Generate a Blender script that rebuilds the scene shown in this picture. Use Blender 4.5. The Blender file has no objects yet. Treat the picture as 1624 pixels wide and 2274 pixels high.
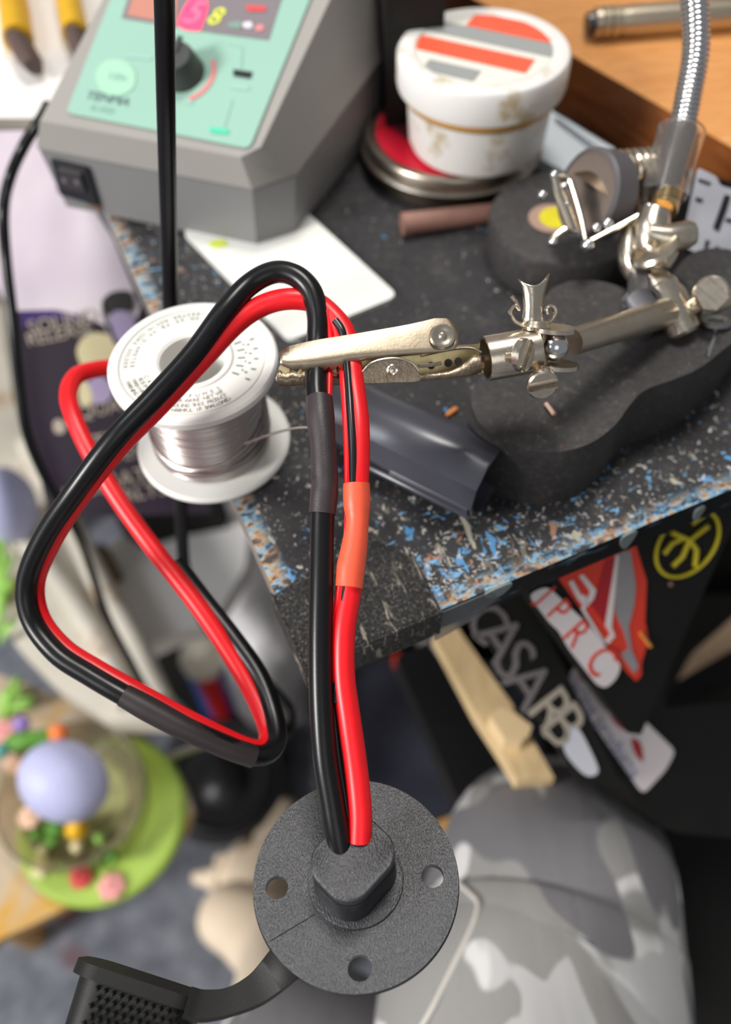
import bpy, bmesh, math, random
from mathutils import Vector, Matrix, Quaternion, noise
random.seed(7)
C = bpy.context.scene.collection
sc = bpy.context.scene
V = Vector

# ---------------------------------------------------------------- camera, world, lights, exposure
FP, PIT, ROL = 1900.0, math.radians(55), math.radians(-2.5)
CAM = V((0, 0, 1.0))
TZ = 0.75                                   # bench top height
fw = V((0, math.cos(PIT), -math.sin(PIT)))
_r0 = V((1, 0, 0)); _u0 = V((0, math.sin(PIT), math.cos(PIT)))
rt = math.cos(ROL) * _r0 + math.sin(ROL) * _u0
up = math.cos(ROL) * _u0 - math.sin(ROL) * _r0
cd = bpy.data.cameras.new('camera'); cam = bpy.data.objects.new('camera', cd); C.objects.link(cam)
mw = Matrix((rt, up, -fw)).transposed().to_4x4(); mw.translation = CAM
cam.matrix_world = mw
cd.sensor_fit = 'VERTICAL'; cd.sensor_height = 36; cd.lens = FP / 2274 * 36
cd.clip_start = 0.005; cd.clip_end = 50
cd.dof.use_dof = True; cd.dof.focus_distance = 0.246; cd.dof.aperture_fstop = 5.6
sc.camera = cam

w = bpy.data.worlds.new('world'); sc.world = w; w.use_nodes = True
w.node_tree.nodes['Background'].inputs[0].default_value = (0.93, 0.96, 1.0, 1)
w.node_tree.nodes['Background'].inputs[1].default_value = 0.30

def area(name, loc, target, size, power, col):
    l = bpy.data.lights.new(name, 'AREA'); l.shape = 'DISK'; l.size = size; l.energy = power; l.color = col
    o = bpy.data.objects.new(name, l); C.objects.link(o); o.location = loc
    o.rotation_euler = (V(target) - V(loc)).to_track_quat('-Z', 'Y').to_euler()
area('ceiling_lamp_light', (0.10, 0.62, 2.25), (0.0, 0.25, 0.7), 0.42, 18, (1.0, 0.965, 0.91))
area('left_area_light', (-0.75, 0.25, 1.9), (0.0, 0.2, 0.7), 0.35, 4, (0.93, 0.96, 1.0))  # unseen cool area light, high on the left
area('front_area_light', (0.2, -1.5, 2.0), (0.0, 0.2, 0.5), 1.2, 5, (1.0, 0.98, 0.95))  # unseen broad area light from behind the camera
area('floor_fill_light', (-2.2, -0.85, 2.0), (-0.1, 0.25, 0.1), 0.8, 100, (1.0, 0.98, 0.95))  # added fill, not a lamp of the room; brightens floor and under-bench
sc.view_settings.view_transform = 'Standard'; sc.view_settings.look = 'None'
sc.view_settings.exposure = -0.28; sc.view_settings.gamma = 1.0; sc.view_settings.use_curve_mapping = False

# ---------------------------------------------------------------- measuring helpers
def ray(u, v): return rt * ((u - 812) / FP) - up * ((v - 1137) / FP) + fw
def P(u, v, d): return CAM + ray(u, v) * d
def Z(u, v, z):
    q = ray(u, v); return CAM + q * ((CAM.z - z) / -q.z)
def T(u, v, h=0.0): return Z(u, v, TZ + h)
def ON(u, v, p0, n):
    q = ray(u, v); return CAM + q * ((V(p0) - CAM).dot(n) / q.dot(n))
def depth(p): return (V(p) - CAM).dot(fw)
def frame(o, x, z):
    z = V(z).normalized(); x = (V(x) - z * V(x).dot(z)).normalized(); y = z.cross(x)
    m = Matrix((x, y, z)).transposed().to_4x4(); m.translation = V(o); return m
def axis(o, z):
    z = V(z).normalized(); a = V((1, 0, 0)) if abs(z.x) < .8 else V((0, 1, 0))
    return frame(o, a, z)
def L(r, g, b, k=1.0):
    f = lambda c: ((c / 255 + .055) / 1.055) ** 2.4 if c > 10.3 else c / 255 / 12.92
    return (f(r) * k, f(g) * k, f(b) * k)

# ---------------------------------------------------------------- materials
class NT:
    def __init__(s, name):
        s.m = bpy.data.materials.new(name); s.m.use_nodes = True
        s.t = s.m.node_tree; s.n = s.t.nodes; s.l = s.t.links; s.p = s.n['Principled BSDF']
        s.tc = s.n.new('ShaderNodeTexCoord')
    def noise(s, scale, detail=3, rough=.5, src=None, dist=0, xyz=None):
        n = s.n.new('ShaderNodeTexNoise'); n.inputs['Scale'].default_value = scale
        n.inputs['Detail'].default_value = detail; n.inputs['Roughness'].default_value = rough
        n.inputs['Distortion'].default_value = dist
        v = src or s.tc.outputs['Object']
        if xyz:
            mp = s.n.new('ShaderNodeMapping'); mp.inputs['Scale'].default_value = xyz; s.l.new(v, mp.inputs['Vector']); v = mp.outputs[0]
        s.l.new(v, n.inputs['Vector']); return n.outputs['Fac']
    def ramp(s, fac, stops, interp='LINEAR'):
        r = s.n.new('ShaderNodeValToRGB'); r.color_ramp.interpolation = interp
        e = r.color_ramp.elements
        while len(e) < len(stops): e.new(.5)
        for k, (p, c) in enumerate(stops):
            e[k].position = p; e[k].color = tuple(c)[:3] + (1,) if not isinstance(c, (int, float)) else (c, c, c, 1)
        s.l.new(fac, r.inputs['Fac']); return r.outputs['Color']
    def mix(s, fac, a, b, mode='MIX'):
        m = s.n.new('ShaderNodeMix'); m.data_type = 'RGBA'; m.blend_type = mode
        for i, x in ((0, fac), (6, a), (7, b)):
            if hasattr(x, 'is_linked') or hasattr(x, 'links'): s.l.new(x, m.inputs[i])
            elif i == 0: m.inputs[0].default_value = x
            else: m.inputs[i].default_value = tuple(x)[:3] + (1,)
        return m.outputs[2]
    def math(s, op, a, b=0.0):
        m = s.n.new('ShaderNodeMath'); m.operation = op
        for i, x in enumerate((a, b)):
            if hasattr(x, 'links'): s.l.new(x, m.inputs[i])
            else: m.inputs[i].default_value = x
        return m.outputs[0]
    def sep(s):
        x = s.n.new('ShaderNodeSeparateXYZ'); s.l.new(s.tc.outputs['Object'], x.inputs[0]); return x.outputs
    def color(s, c):
        if hasattr(c, 'links'): s.l.new(c, s.p.inputs['Base Color'])
        else: s.p.inputs['Base Color'].default_value = tuple(c)[:3] + (1,)
    def set(s, **k):
        for a, b in k.items():
            i = s.p.inputs[a.replace('_', ' ')]
            if hasattr(b, 'links'): s.l.new(b, i)
            else: i.default_value = b
    def bump(s, h, strength=.3, dist=.001):
        b = s.n.new('ShaderNodeBump'); b.inputs['Strength'].default_value = strength; b.inputs['Distance'].default_value = dist
        s.l.new(h, b.inputs['Height']); s.l.new(b.outputs[0], s.p.inputs['Normal'])

def mat(name, col, rough=.5, metal=0., var=0., vs=60, bump=0., bs=400, bd=.0004, spec=None, **kw):
    t = NT(name)
    if var:
        t.color(t.ramp(t.noise(vs, 5, .6), [(.25, tuple(c * (1 - var) for c in col)), (.75, tuple(min(1, c * (1 + var)) for c in col))]))
    else: t.color(col)
    t.set(Roughness=rough, Metallic=metal)
    if spec is not None: t.set(Specular_IOR_Level=spec)
    if bump: t.bump(t.noise(bs, 2), bump, bd)
    for a, b in kw.items(): t.p.inputs[a.replace('_', ' ')].default_value = b
    return t.m

M = {}
M['wire_black'] = mat('wire_black', (.004, .004, .005), .30, spec=.38, bump=.06, bs=900, bd=.0002, var=.2, vs=300)
M['wire_red'] = mat('wire_red', L(240, 20, 30), .36, var=.06, vs=200)
M['stripe'] = mat('stripe_black', (.01, .01, .012), .25)
M['shrink_black'] = mat('shrink_black', L(52, 44, 46), .45, bump=.25, bs=1800, bd=.0002, var=.12, vs=500)
M['shrink_orange'] = mat('shrink_orange', L(238, 92, 62), .42, var=.05, vs=120, bump=.1, bs=1500)
M['rubber'] = mat('rubber_black', L(18, 17, 16), .5, spec=.35, bump=.15, bs=1500, bd=.0002, var=.15, vs=200)
def flange_mat():
    t = NT('moulded_black_plastic'); t.color(t.ramp(t.noise(70, 4), [(.3, L(38, 38, 41)), (.7, L(52, 52, 56))]))
    t.set(Roughness=t.math('MULTIPLY_ADD', t.noise(60, 3), .0) if False else .38, Specular_IOR_Level=.8)
    n = t.noise(2300, 2, .6, xyz=(1, .5, 1)); t.bump(n, .8, .00035); return t.m
M['flange'] = flange_mat()
M['jaw_metal'] = mat('dull_jaw_nickel', L(172, 158, 138), .42, 1., var=.18, vs=200, bump=.1, bs=1200)
M['nickel'] = mat('nickel_plate', L(214, 203, 186), .25, 1., var=.14, vs=260, bump=.08, bs=900)
M['nickel_dark'] = mat('worn_nickel', L(150, 136, 118), .38, 1., var=.4, vs=420, bump=.3, bs=1300)
M['chrome'] = mat('bright_chrome', L(215, 215, 218), .16, 1.)
M['rod'] = mat('brushed_rod_metal', L(198, 186, 168), .34, 1., var=.12, vs=120)
def iron():
    t = NT('cast_iron_black')
    a = t.ramp(t.noise(420, 6, .7), [(.40, L(50, 48, 49)), (.60, L(62, 59, 58)), (.72, L(104, 97, 90))])
    rust = t.ramp(t.noise(75, 3, .6), [(.70, 0), (.76, 1)])
    t.color(t.mix(rust, a, L(120, 74, 50))); t.set(Roughness=.6, Specular_IOR_Level=.4); t.bump(t.noise(900, 3), .12, .0003); return t.m
M['iron'] = iron()
M['plastic_black'] = mat('black_plastic', L(34, 34, 38), .3, var=.08, spec=.6)
M['pen_cap'] = mat('dark_grey_gloss_plastic', L(64, 65, 74), .26, spec=.7, bump=.05, bs=300)
def white_plastic():
    t = NT('stained_white_plastic')
    a = t.mix(t.ramp(t.noise(75, 4, .6), [(.56, 0), (.70, 1)]), L(228, 225, 221), L(190, 172, 140))
    t.color(a); t.set(Roughness=.45); return t.m
M['jar'] = white_plastic()
M['spool'] = mat('milky_white_plastic', L(238, 238, 232), .38, Subsurface_Weight=.15, Subsurface_Radius=(.004, .004, .004), Subsurface_Scale=.5)
M['spool_label'] = mat('spool_label_paper', L(232, 232, 224), .5)
M['print_grey'] = mat('grey_print', L(150, 148, 144), .6)
def solder():
    t = NT('solder_wire_metal'); t.color(L(196, 188, 184)); t.set(Metallic=1., Roughness=.3)
    return t.m
M['solder'] = solder()
M['card'] = mat('white_card', L(232, 232, 226), .5, var=.02, bump=.1, bs=500)
M['station'] = mat('grey_abs', L(150, 146, 141), .55, var=.03, vs=20)
M['station_low'] = mat('darker_grey_abs', L(128, 127, 127), .5, var=.03, vs=20)
M['station_side'] = mat('vented_side_grey', L(120, 112, 108), .6)
M['panel'] = mat('mint_panel', L(146, 184, 168), .6, spec=.25, var=.03, vs=15)
M['panel_light'] = mat('pale_green_badge', L(160, 204, 178), .4)
M['lcd'] = mat('grey_window', L(128, 120, 124), .25)
M['amber'] = mat('brown_window', L(190, 130, 115), .3)
def emit(name, c, k, s):
    m = mat(name, c, .5); m.node_tree.nodes['Principled BSDF'].inputs['Emission Color'].default_value = tuple(c) + (1,)
    m.node_tree.nodes['Principled BSDF'].inputs['Emission Strength'].default_value = s; return m
M['led_pink'] = emit('lit_pink_digit', L(255, 60, 105), 1, .9)
M['led_yellow'] = emit('lit_yellow_digit', L(205, 210, 60), 1, .45)
M['red_print'] = mat('red_print', L(205, 70, 75), .5)
M['pink_print'] = mat('pink_print', L(210, 130, 130), .5)
M['dark_print'] = mat('dark_print', L(95, 115, 120), .5)
M['pale_print'] = mat('pale_print', L(150, 190, 180), .5)
M['green_print'] = mat('green_print', L(70, 200, 160), .5)
M['knob'] = mat('knob_grey', L(62, 64, 62), .45)
def wood(name, a, b, sc_=(6, 60, 60), r=.42):
    t = NT(name); n = t.noise(7, 6, .6, xyz=sc_, dist=1.2)
    t.color(t.ramp(n, [(.28, a), (.5, tuple((x + y) / 2 for x, y in zip(a, b))), (.72, b)])); t.set(Roughness=r); return t.m
M['wood_top'] = wood('orange_varnished_wood', L(196, 124, 62), L(226, 166, 104))
M['wood_side'] = wood('dark_brown_wood_edge', L(96, 50, 22), L(158, 92, 42), (4, 4, 50))
M['wood_pale'] = wood('pale_pine', L(205, 176, 130), L(238, 208, 160), (20, 4, 20), .6)
M['white'] = mat('white_paint', L(232, 230, 228), .5, var=.02)
M['label_red'] = mat('label_red', L(232, 92, 62), .45, var=.1, vs=60)
M['label_grey'] = mat('label_grey', L(150, 152, 150), .45)
M['tin'] = mat('tin_metal', L(178, 168, 155), .32, 1., var=.1)
M['tin_red'] = mat('tin_red_sticker', L(214, 24, 52), .4, var=.15, vs=50)
M['tin_dark'] = mat('tin_maroon_print', L(96, 26, 38), .5)
M['purple'] = mat('purple_print', L(90, 50, 130), .5)
M['brown_tube'] = mat('brown_tube', L(140, 102, 90), .55, var=.2, vs=80)
M['yellow'] = mat('yellow_sticker', L(214, 200, 30), .5, var=.1, vs=100)
M['sticker_ring'] = mat('beige_sticker_ring', L(165, 135, 120), .6)
M['navy'] = mat('navy_cloth', L(58, 60, 74), .9, var=.25, vs=25, bump=.3, bs=200)
def carpet():
    t = NT('grey_carpet'); a = t.ramp(t.noise(38, 6, .7), [(.3, L(98, 102, 112)), (.5, L(122, 126, 136)), (.72, L(152, 156, 166))])
    red = t.ramp(t.noise(7.3, 2, .4), [(.63, 0), (.69, 1)])
    t.color(t.mix(red, a, L(120, 62, 54))); t.set(Roughness=1., Specular_IOR_Level=.1); t.bump(t.noise(500, 3), .6, .003); return t.m
M['carpet'] = carpet()
M['black_case'] = mat('black_matt_plastic', (.008, .0075, .0068), .6, var=.3, vs=30, spec=.25)
M['black_gloss'] = mat('black_satin_paint', (.006, .006, .007), .5, spec=.25)
M['white_vinyl'] = mat('white_vinyl', L(232, 222, 222), .4)
M['grey_vinyl'] = mat('grey_vinyl', L(150, 146, 148), .45, var=.15, vs=40)
M['cream_vinyl'] = mat('cream_vinyl', L(168, 158, 144), .45)
M['red_vinyl'] = mat('red_vinyl', L(226, 60, 36), .4)
M['deepred_vinyl'] = mat('deep_red_vinyl', L(176, 24, 34), .4)
M['yellow_vinyl'] = mat('yellow_vinyl', L(212, 196, 36), .45)
M['blue_print'] = mat('blue_print', L(150, 152, 190), .5)
M['board_white'] = mat('white_rough_board', L(236, 232, 228), .6, var=.03, bump=.3, bs=80, bd=.002)
M['board_edge'] = mat('grey_board_edge', L(165, 158, 146), .7, var=.1)
M['yellow_paint'] = mat('yellow_handle', L(205, 158, 20), .4, var=.12, vs=30)
M['dark_brown'] = mat('dark_brown_ferrule', L(84, 66, 62), .6)
def bag():
    t = NT('lavender_film'); t.color(t.ramp(t.noise(14, 3), [(.3, L(214, 196, 216)), (.6, L(234, 222, 230)), (.8, L(240, 232, 236))])); t.set(Roughness=.3); return t.m
M['lavender'] = bag()
M['aubergine'] = mat('aubergine_print', L(44, 32, 48), .35, var=.3, vs=12)
M['indigo'] = mat('indigo_print', L(66, 44, 110), .35)
M['beige_print'] = mat('beige_print', L(186, 172, 158), .5)
M['cream_blob'] = mat('cream_print', L(226, 214, 170), .5)
M['lilac'] = mat('lilac_print', L(176, 160, 196), .5)
def cream():
    t = NT('cream_painted_metal')
    a = t.ramp(t.noise(9, 4, .5), [(.3, L(176, 170, 158)), (.55, L(205, 198, 184)), (.8, L(222, 214, 202))])
    t.color(t.mix(t.ramp(t.noise(16, 4, .6), [(.60, 0), (.70, 1)]), a, L(168, 128, 84))); t.set(Roughness=.55); return t.m
M['cream'] = cream()
M['carton'] = mat('white_carton', L(246, 243, 240), .6, var=.04, vs=12)
M['film'] = mat('grey_white_film', L(220, 218, 220), .35, var=.12, vs=18, bump=.4, bs=40, bd=.004)
def stained():
    t = NT('stained_board')
    a = t.ramp(t.noise(11, 5, .6), [(.3, L(138, 118, 100)), (.5, L(180, 160, 136)), (.7, L(192, 176, 154))])
    t.color(t.mix(t.ramp(t.noise(9, 4, .6, dist=.6), [(.545, 0), (.64, 1)]), a, L(198, 150, 62))); t.set(Roughness=.6); return t.m
M['stained'] = stained()
M['green'] = mat('apple_green', L(158, 188, 76), .5, var=.12, vs=14)
M['leaf'] = mat('leaf_green', L(84, 140, 40), .5, var=.3, vs=60)
M['leaf_pale'] = mat('pale_leaf_green', L(150, 200, 90), .5, var=.2, vs=60)
M['egg'] = mat('lavender_glitter', L(184, 186, 222), .5, var=.1, vs=300, bump=.5, bs=900)
M['pink'] = mat('pink_clay', L(234, 160, 158), .6)
M['redclay'] = mat('coral_red_clay', L(216, 76, 78), .6)
M['peach'] = mat('peach_clay', L(240, 200, 174), .6)
M['butter'] = mat('butter_clay', L(232, 226, 170), .6)
M['orange'] = mat('orange_clay', L(250, 130, 62), .5)
M['violet'] = mat('violet_clay', L(150, 120, 196), .5)
M['yolk'] = mat('yolk_yellow_clay', L(246, 190, 30), .5)
M['teal'] = mat('teal_clay', L(90, 160, 150), .5)
g = NT('clear_glass'); g.color(L(225, 215, 200)); g.set(Roughness=.08, Transmission_Weight=.92, IOR=1.25); M['glass'] = g.m
g = NT('clear_tubing'); g.color(L(235, 232, 228)); g.set(Roughness=.1, Transmission_Weight=.95, IOR=1.15); M['tubing'] = g.m
g = NT('clear_tape'); g.color(L(210, 214, 220)); g.set(Roughness=.2, Transmission_Weight=.9, IOR=1.1); M['tape_clear'] = g.m
M['speaker'] = mat('speaker_black', L(44, 43, 46), .5, var=.2, vs=20)
M['speaker_cone'] = mat('speaker_cone_black', L(26, 26, 29), .4, var=.2, vs=10)
M['can_blue'] = mat('can_blue', L(20, 84, 172), .35)
M['can_red'] = mat('can_red', L(206, 40, 48), .35)
M['cap_white'] = mat('ivory_cap', L(214, 208, 192), .4)
M['gold_wood'] = wood('golden_wood', L(176, 128, 66), L(214, 166, 96))
M['skin'] = mat('pale_skin', L(246, 226, 200), .55, var=.035, vs=22, Subsurface_Weight=.1, Subsurface_Radius=(.01, .004, .002), Subsurface_Scale=.3)
M['crumb_orange'] = mat('orange_crumb', L(240, 150, 80), .6)
M['crumb_pink'] = mat('pink_crumb', L(206, 168, 150), .6)
M['crumb_blue'] = mat('blue_crumb', L(80, 130, 180), .6)
M['lens_ring'] = mat('dark_rubber_ring', L(86, 82, 86), .55)
M['lens_face'] = mat('dull_dark_face', L(104, 92, 84), .5, var=.15, vs=60)
M['pen_metal'] = mat('dull_champagne_metal', L(190, 178, 158), .35, 1.)

def camo():
    t = NT('grey_camouflage_cotton')
    src = t.tc.outputs['Object']
    def layer(sc_, off, th):
        mp = t.n.new('ShaderNodeMapping'); mp.inputs['Location'].default_value = off; mp.inputs['Scale'].default_value = (1, .62, .8)
        t.l.new(src, mp.inputs['Vector'])
        n = t.noise(sc_, 2.2, .55, src=mp.outputs[0], dist=.5)
        return t.ramp(n, [(th, 0), (th + .012, 1)])
    a = t.mix(layer(13, (3.1, 1.2, 0), .48), L(208, 206, 205), L(180, 179, 179))
    a = t.mix(layer(14, (7.7, 5.2, 1), .51), a, L(140, 138, 136))
    a = t.mix(layer(12, (1.4, 9.2, 4), .53), a, L(108, 106, 109))
    t.color(t.mix(t.ramp(t.noise(1400, 2), [(.3, 0), (.7, .10)]), a, L(200, 200, 200))); t.set(Roughness=.95, Specular_IOR_Level=.15)
    b = t.noise(9, 3, .5, xyz=(2.5, .6, .6)); t.bump(b, .5, .006); return t.m
M['camo'] = camo()
M['seam'] = mat('pale_seam_thread', L(206, 200, 192), .9)

def bench():
    t = NT('paint_spattered_black_bench')
    x, y, z = t.sep()
    base = t.ramp(t.noise(45, 6, .65), [(.3, L(34, 33, 35)), (.55, L(48, 47, 49)), (.75, L(70, 68, 68))])
    dust = t.ramp(t.noise(330, 4, .7), [(.60, 0), (.70, .55)])
    base = t.mix(dust, base, L(122, 116, 110))
    # worn front strip: paint marks thicken toward the two edges of the corner
    near = t.math('MULTIPLY_ADD', y, -13.0); near.node.inputs[2].default_value = .95
    nearx = t.math('MULTIPLY_ADD', x, -5.0); nearx.node.inputs[2].default_value = .55
    mk_ = t.math('MAXIMUM', near, t.math('MULTIPLY', t.math('MAXIMUM', nearx, 0.0), .9)); mk_ = t.math('MAXIMUM', mk_, 0.0)
    fall = t.math('MULTIPLY_ADD', x, -3.0); fall.node.inputs[2].default_value = 1.15; mk_ = t.math('MULTIPLY', mk_, t.math('MINIMUM', t.math('MAXIMUM', fall, .45), 1.0))
    mk_ = t.math('MINIMUM', mk_, 1.0)
    def spl(sc_, th, amp, c, base, xyz=None, det=4):
        n = t.noise(sc_, det, .6, xyz=xyz, dist=.8)
        s = t.math('ADD', n, t.math('MULTIPLY', mk_, amp))
        return t.mix(t.ramp(s, [(th, 0), (th + .02, 1)]), base, c)
    base = spl(150, .712, .14, L(112, 104, 92), base)
    base = spl(260, .718, .14, L(150, 148, 146), base)
    base = spl(120, .712, .15, L(86, 142, 190), base, (1.4, .8, 1))
    base = spl(210, .718, .15, L(110, 166, 206), base, (.7, 1.5, 1))
    base = spl(90, .735, .15, L(168, 164, 146), base, (2.0, .7, 1))
    base = spl(130, .750, .14, L(160, 116, 92), base)
    base = spl(420, .70, .12, L(190, 186, 180), base, None, 2)
    # scraped paint right along the top edge
    edge = t.ramp(y, [(.0, 1), (.0030, 1), (.0045, 0)])
    left = t.ramp(x, [(.0, 1), (.0035, 1), (.005, 0)])
    ec = t.ramp(t.noise(230, 5, .65, xyz=(.45, .8, 1)), [(.0, L(52, 50, 52)), (.43, L(96, 150, 186)), (.475, L(160, 180, 188)), (.51, L(186, 156, 118)), (.55, L(160, 112, 84)), (.58, L(70, 66, 66))], 'CONSTANT')
    topmask = t.ramp(z, [(-.0022, 0), (-.0012, 1)]) if False else None
    geo = t.n.new('ShaderNodeNewGeometry'); sp = t.n.new('ShaderNodeSeparateXYZ'); t.l.new(t.tc.outputs['Normal'], sp.inputs[0])
    topf = t.ramp(sp.outputs[2], [(.35, 0), (.6, 1)])
    base = t.mix(t.math('MULTIPLY', edge, topf), base, ec)
    base = t.mix(t.math('MULTIPLY', left, topf), base, ec)
    fr = t.ramp(t.noise(55, 5, .6, xyz=(1, 1, 2.5)), [(.60, (.004, .005, .006)), (.66, L(60, 86, 104)), (.70, L(120, 130, 128))])
    lf = t.ramp(t.noise(30, 4, .6), [(.3, L(118, 104, 92)), (.6, L(152, 146, 138)), (.75, L(120, 160, 190))])
    fx = t.ramp(t.math('MULTIPLY', sp.outputs[0], -1.0), [(.4, 0), (.6, 1)])
    side = t.mix(fx, fr, lf)
    t.color(t.mix(topf, side, base)); t.set(Roughness=.55, Specular_IOR_Level=.35)
    t.bump(t.noise(260, 5, .7), .6, .0009); return t.m
M['bench'] = bench()
def grip():
    t = NT('gritty_black_grip_tape')
    a = t.ramp(t.noise(900, 3, .7), [(.42, (.012, .012, .012)), (.58, L(62, 60, 58)), (.72, L(130, 124, 116))])
    sp = t.ramp(t.noise(110, 5, .65, xyz=(2.4, .7, 1), dist=1.), [(.60, 0), (.66, .85)])
    t.color(t.mix(sp, a, L(168, 158, 142))); t.set(Roughness=.75); t.bump(t.noise(1000, 3, .7), 1., .0016); return t.m
M['grip'] = grip()

# ---------------------------------------------------------------- object builders
WM = {}
def finish(bm, name, mats, parent=None, Mx=None, sharp=35, smooth=True, bevel=0, bseg=2, sub=0, solid=0):
    if bevel:
        es = [e for e in bm.edges if len(e.link_faces) == 2 and e.calc_face_angle(0) > math.radians(32)]
        bmesh.ops.bevel(bm, geom=es, offset=bevel, segments=bseg, profile=.5, affect='EDGES', clamp_overlap=True)
    bmesh.ops.recalc_face_normals(bm, faces=bm.faces)
    if Mx is None:
        xs = [v.co for v in bm.verts]
        lo = V([min(c[i] for c in xs) for i in range(3)]); hi = V([max(c[i] for c in xs) for i in range(3)])
        c = V(((lo.x + hi.x) / 2, (lo.y + hi.y) / 2, lo.z)); Mx = Matrix.Translation(c)
        bmesh.ops.translate(bm, verts=bm.verts, vec=-c)
    me = bpy.data.meshes.new(name); bm.to_mesh(me); bm.free()
    for m in (mats if isinstance(mats, (list, tuple)) else [mats]): me.materials.append(M[m] if isinstance(m, str) else m)
    if smooth:
        for p in me.polygons: p.use_smooth = True
        me.set_sharp_from_angle(angle=math.radians(sharp))
    o = bpy.data.objects.new(name, me); C.objects.link(o)
    WM[o.name] = Mx.copy()
    if parent is not None:
        o.parent = parent; o.matrix_basis = WM[parent.name].inverted() @ Mx
    else: o.matrix_basis = Mx
    if solid:
        s = o.modifiers.new('thickness', 'SOLIDIFY'); s.thickness = solid; s.offset = 0
    if sub:
        s = o.modifiers.new('smooth', 'SUBSURF'); s.levels = s.render_levels = sub
    return o
def root(name, loc, label, cat, group=None):
    o = bpy.data.objects.new(name, None); C.objects.link(o); o.location = loc; o.empty_display_size = .01
    WM[o.name] = Matrix.Translation(V(loc)); o['label'] = label; o['category'] = cat
    if group: o['group'] = group
    return o
def tag(o, label=None, cat=None, group=None, kind=None):
    if label: o['label'] = label
    if cat: o['category'] = cat
    if group: o['group'] = group
    if kind: o['kind'] = kind
    return o

def spline(pts, n=10):
    """Catmull-Rom through (Vector, radius) pairs."""
    q = [(V(p), r) for p, r in pts]
    q = [(q[0][0] * 2 - q[1][0], q[0][1])] + q + [(q[-1][0] * 2 - q[-2][0], q[-1][1])]
    out = []
    for i in range(1, len(q) - 2):
        for k in range(n):
            t = k / n; a, b, c, d = q[i - 1], q[i], q[i + 1], q[i + 2]
            f = lambda A, B, C_, D: .5 * ((2 * B) + (C_ - A) * t + (2 * A - 5 * B + 4 * C_ - D) * t * t + (3 * B - A - 3 * C_ + D) * t ** 3)
            out.append((f(a[0], b[0], c[0], d[0]), f(a[1], b[1], c[1], d[1])))
    out.append(q[-2]); return out
def tube(bm, pts, seg=16, mi=0, cap=True, start=None, flat=1.0, closed=False, stripe=None, thick=None):
    rings = []; prev = None
    n = len(pts)
    nrm = V(start) if start is not None else None
    for i, (p, r) in enumerate(pts):
        a = pts[(i + 1) % n if closed else min(i + 1, n - 1)][0]; b = pts[(i - 1) % n if closed else max(i - 1, 0)][0]
        t = (a - b).normalized()
        if nrm is None: nrm = t.orthogonal()
        nrm = (nrm - t * nrm.dot(t)).normalized(); bi = t.cross(nrm)
        rings.append([bm.verts.new(p + (nrm * math.cos(2 * math.pi * k / seg) * flat + bi * math.sin(2 * math.pi * k / seg)) * r) for k in range(seg)])
    m = n if closed else n - 1
    for i in range(m):
        for k in range(seg):
            f = bm.faces.new((rings[i][k], rings[i][(k + 1) % seg], rings[(i + 1) % n][(k + 1) % seg], rings[(i + 1) % n][k]))
            f.material_index = mi
            if stripe and k in stripe[0]: f.material_index = stripe[1]
    if cap and not closed:
        f = bm.faces.new(rings[0][::-1]); f.material_index = mi
        f = bm.faces.new(rings[-1]); f.material_index = mi
    return rings
def lathe(bm, prof, Mx, seg=48, mi=0, mis=None, close=False):
    rings = []
    for r, z in prof:
        rings.append([bm.verts.new(Mx @ V((r * math.cos(2 * math.pi * k / seg), r * math.sin(2 * math.pi * k / seg), z))) for k in range(seg)] if r > 1e-7 else [bm.verts.new(Mx @ V((0, 0, z)))])
    idx = list(range(len(rings) - 1)) + ([-1] if close else [])
    for i in idx:
        a, b = (rings[i], rings[i + 1]) if i >= 0 else (rings[-1], rings[0])
        for k in range(seg):
            k2 = (k + 1) % seg
            if len(a) == 1 and len(b) == 1: continue
            if len(a) == 1: f = bm.faces.new((a[0], b[k], b[k2]))
            elif len(b) == 1: f = bm.faces.new((a[k], b[0], a[k2]))
            else: f = bm.faces.new((a[k], b[k], b[k2], a[k2]))
            f.material_index = mis[i] if mis else mi
def prism(bm, pts, off, mi=0, mside=None):
    off = V(off); a = [bm.verts.new(V(p)) for p in pts]; b = [bm.verts.new(V(p) + off) for p in pts]
    f = bm.faces.new(a); f.material_index = mi
    f = bm.faces.new(b[::-1]); f.material_index = mi
    n = len(pts)
    for i in range(n):
        f = bm.faces.new((a[i], b[i], b[(i + 1) % n], a[(i + 1) % n])); f.material_index = mi if mside is None else mside
def box(bm, Mx, x0, x1, y0, y1, z0, z1, mi=0):
    prism(bm, [Mx @ V(p) for p in ((x0, y0, z1), (x1, y0, z1), (x1, y1, z1), (x0, y1, z1))], Mx.to_3x3() @ V((0, 0, z0 - z1)), mi)
def ball(bm, c, rx, ry=None, rz=None, Mx=None, su=20, sv=12, mi=0):
    ry = ry or rx; rz = rz or rx
    R = Mx.to_3x3() if Mx else Matrix.Identity(3)
    rows = []
    for j in range(sv + 1):
        th = math.pi * j / sv
        if j in (0, sv): rows.append([bm.verts.new(V(c) + R @ V((0, 0, rz * math.cos(th))))])
        else: rows.append([bm.verts.new(V(c) + R @ V((rx * math.sin(th) * math.cos(2 * math.pi * k / su), ry * math.sin(th) * math.sin(2 * math.pi * k / su), rz * math.cos(th)))) for k in range(su)])
    for j in range(sv):
        a, b = rows[j], rows[j + 1]
        for k in range(su):
            k2 = (k + 1) % su
            f = bm.faces.new((a[0], b[k], b[k2]) if len(a) == 1 else ((a[k], b[0], a[k2]) if len(b) == 1 else (a[k], b[k], b[k2], a[k2])))
            f.material_index = mi
def B(): return bmesh.new()
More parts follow.
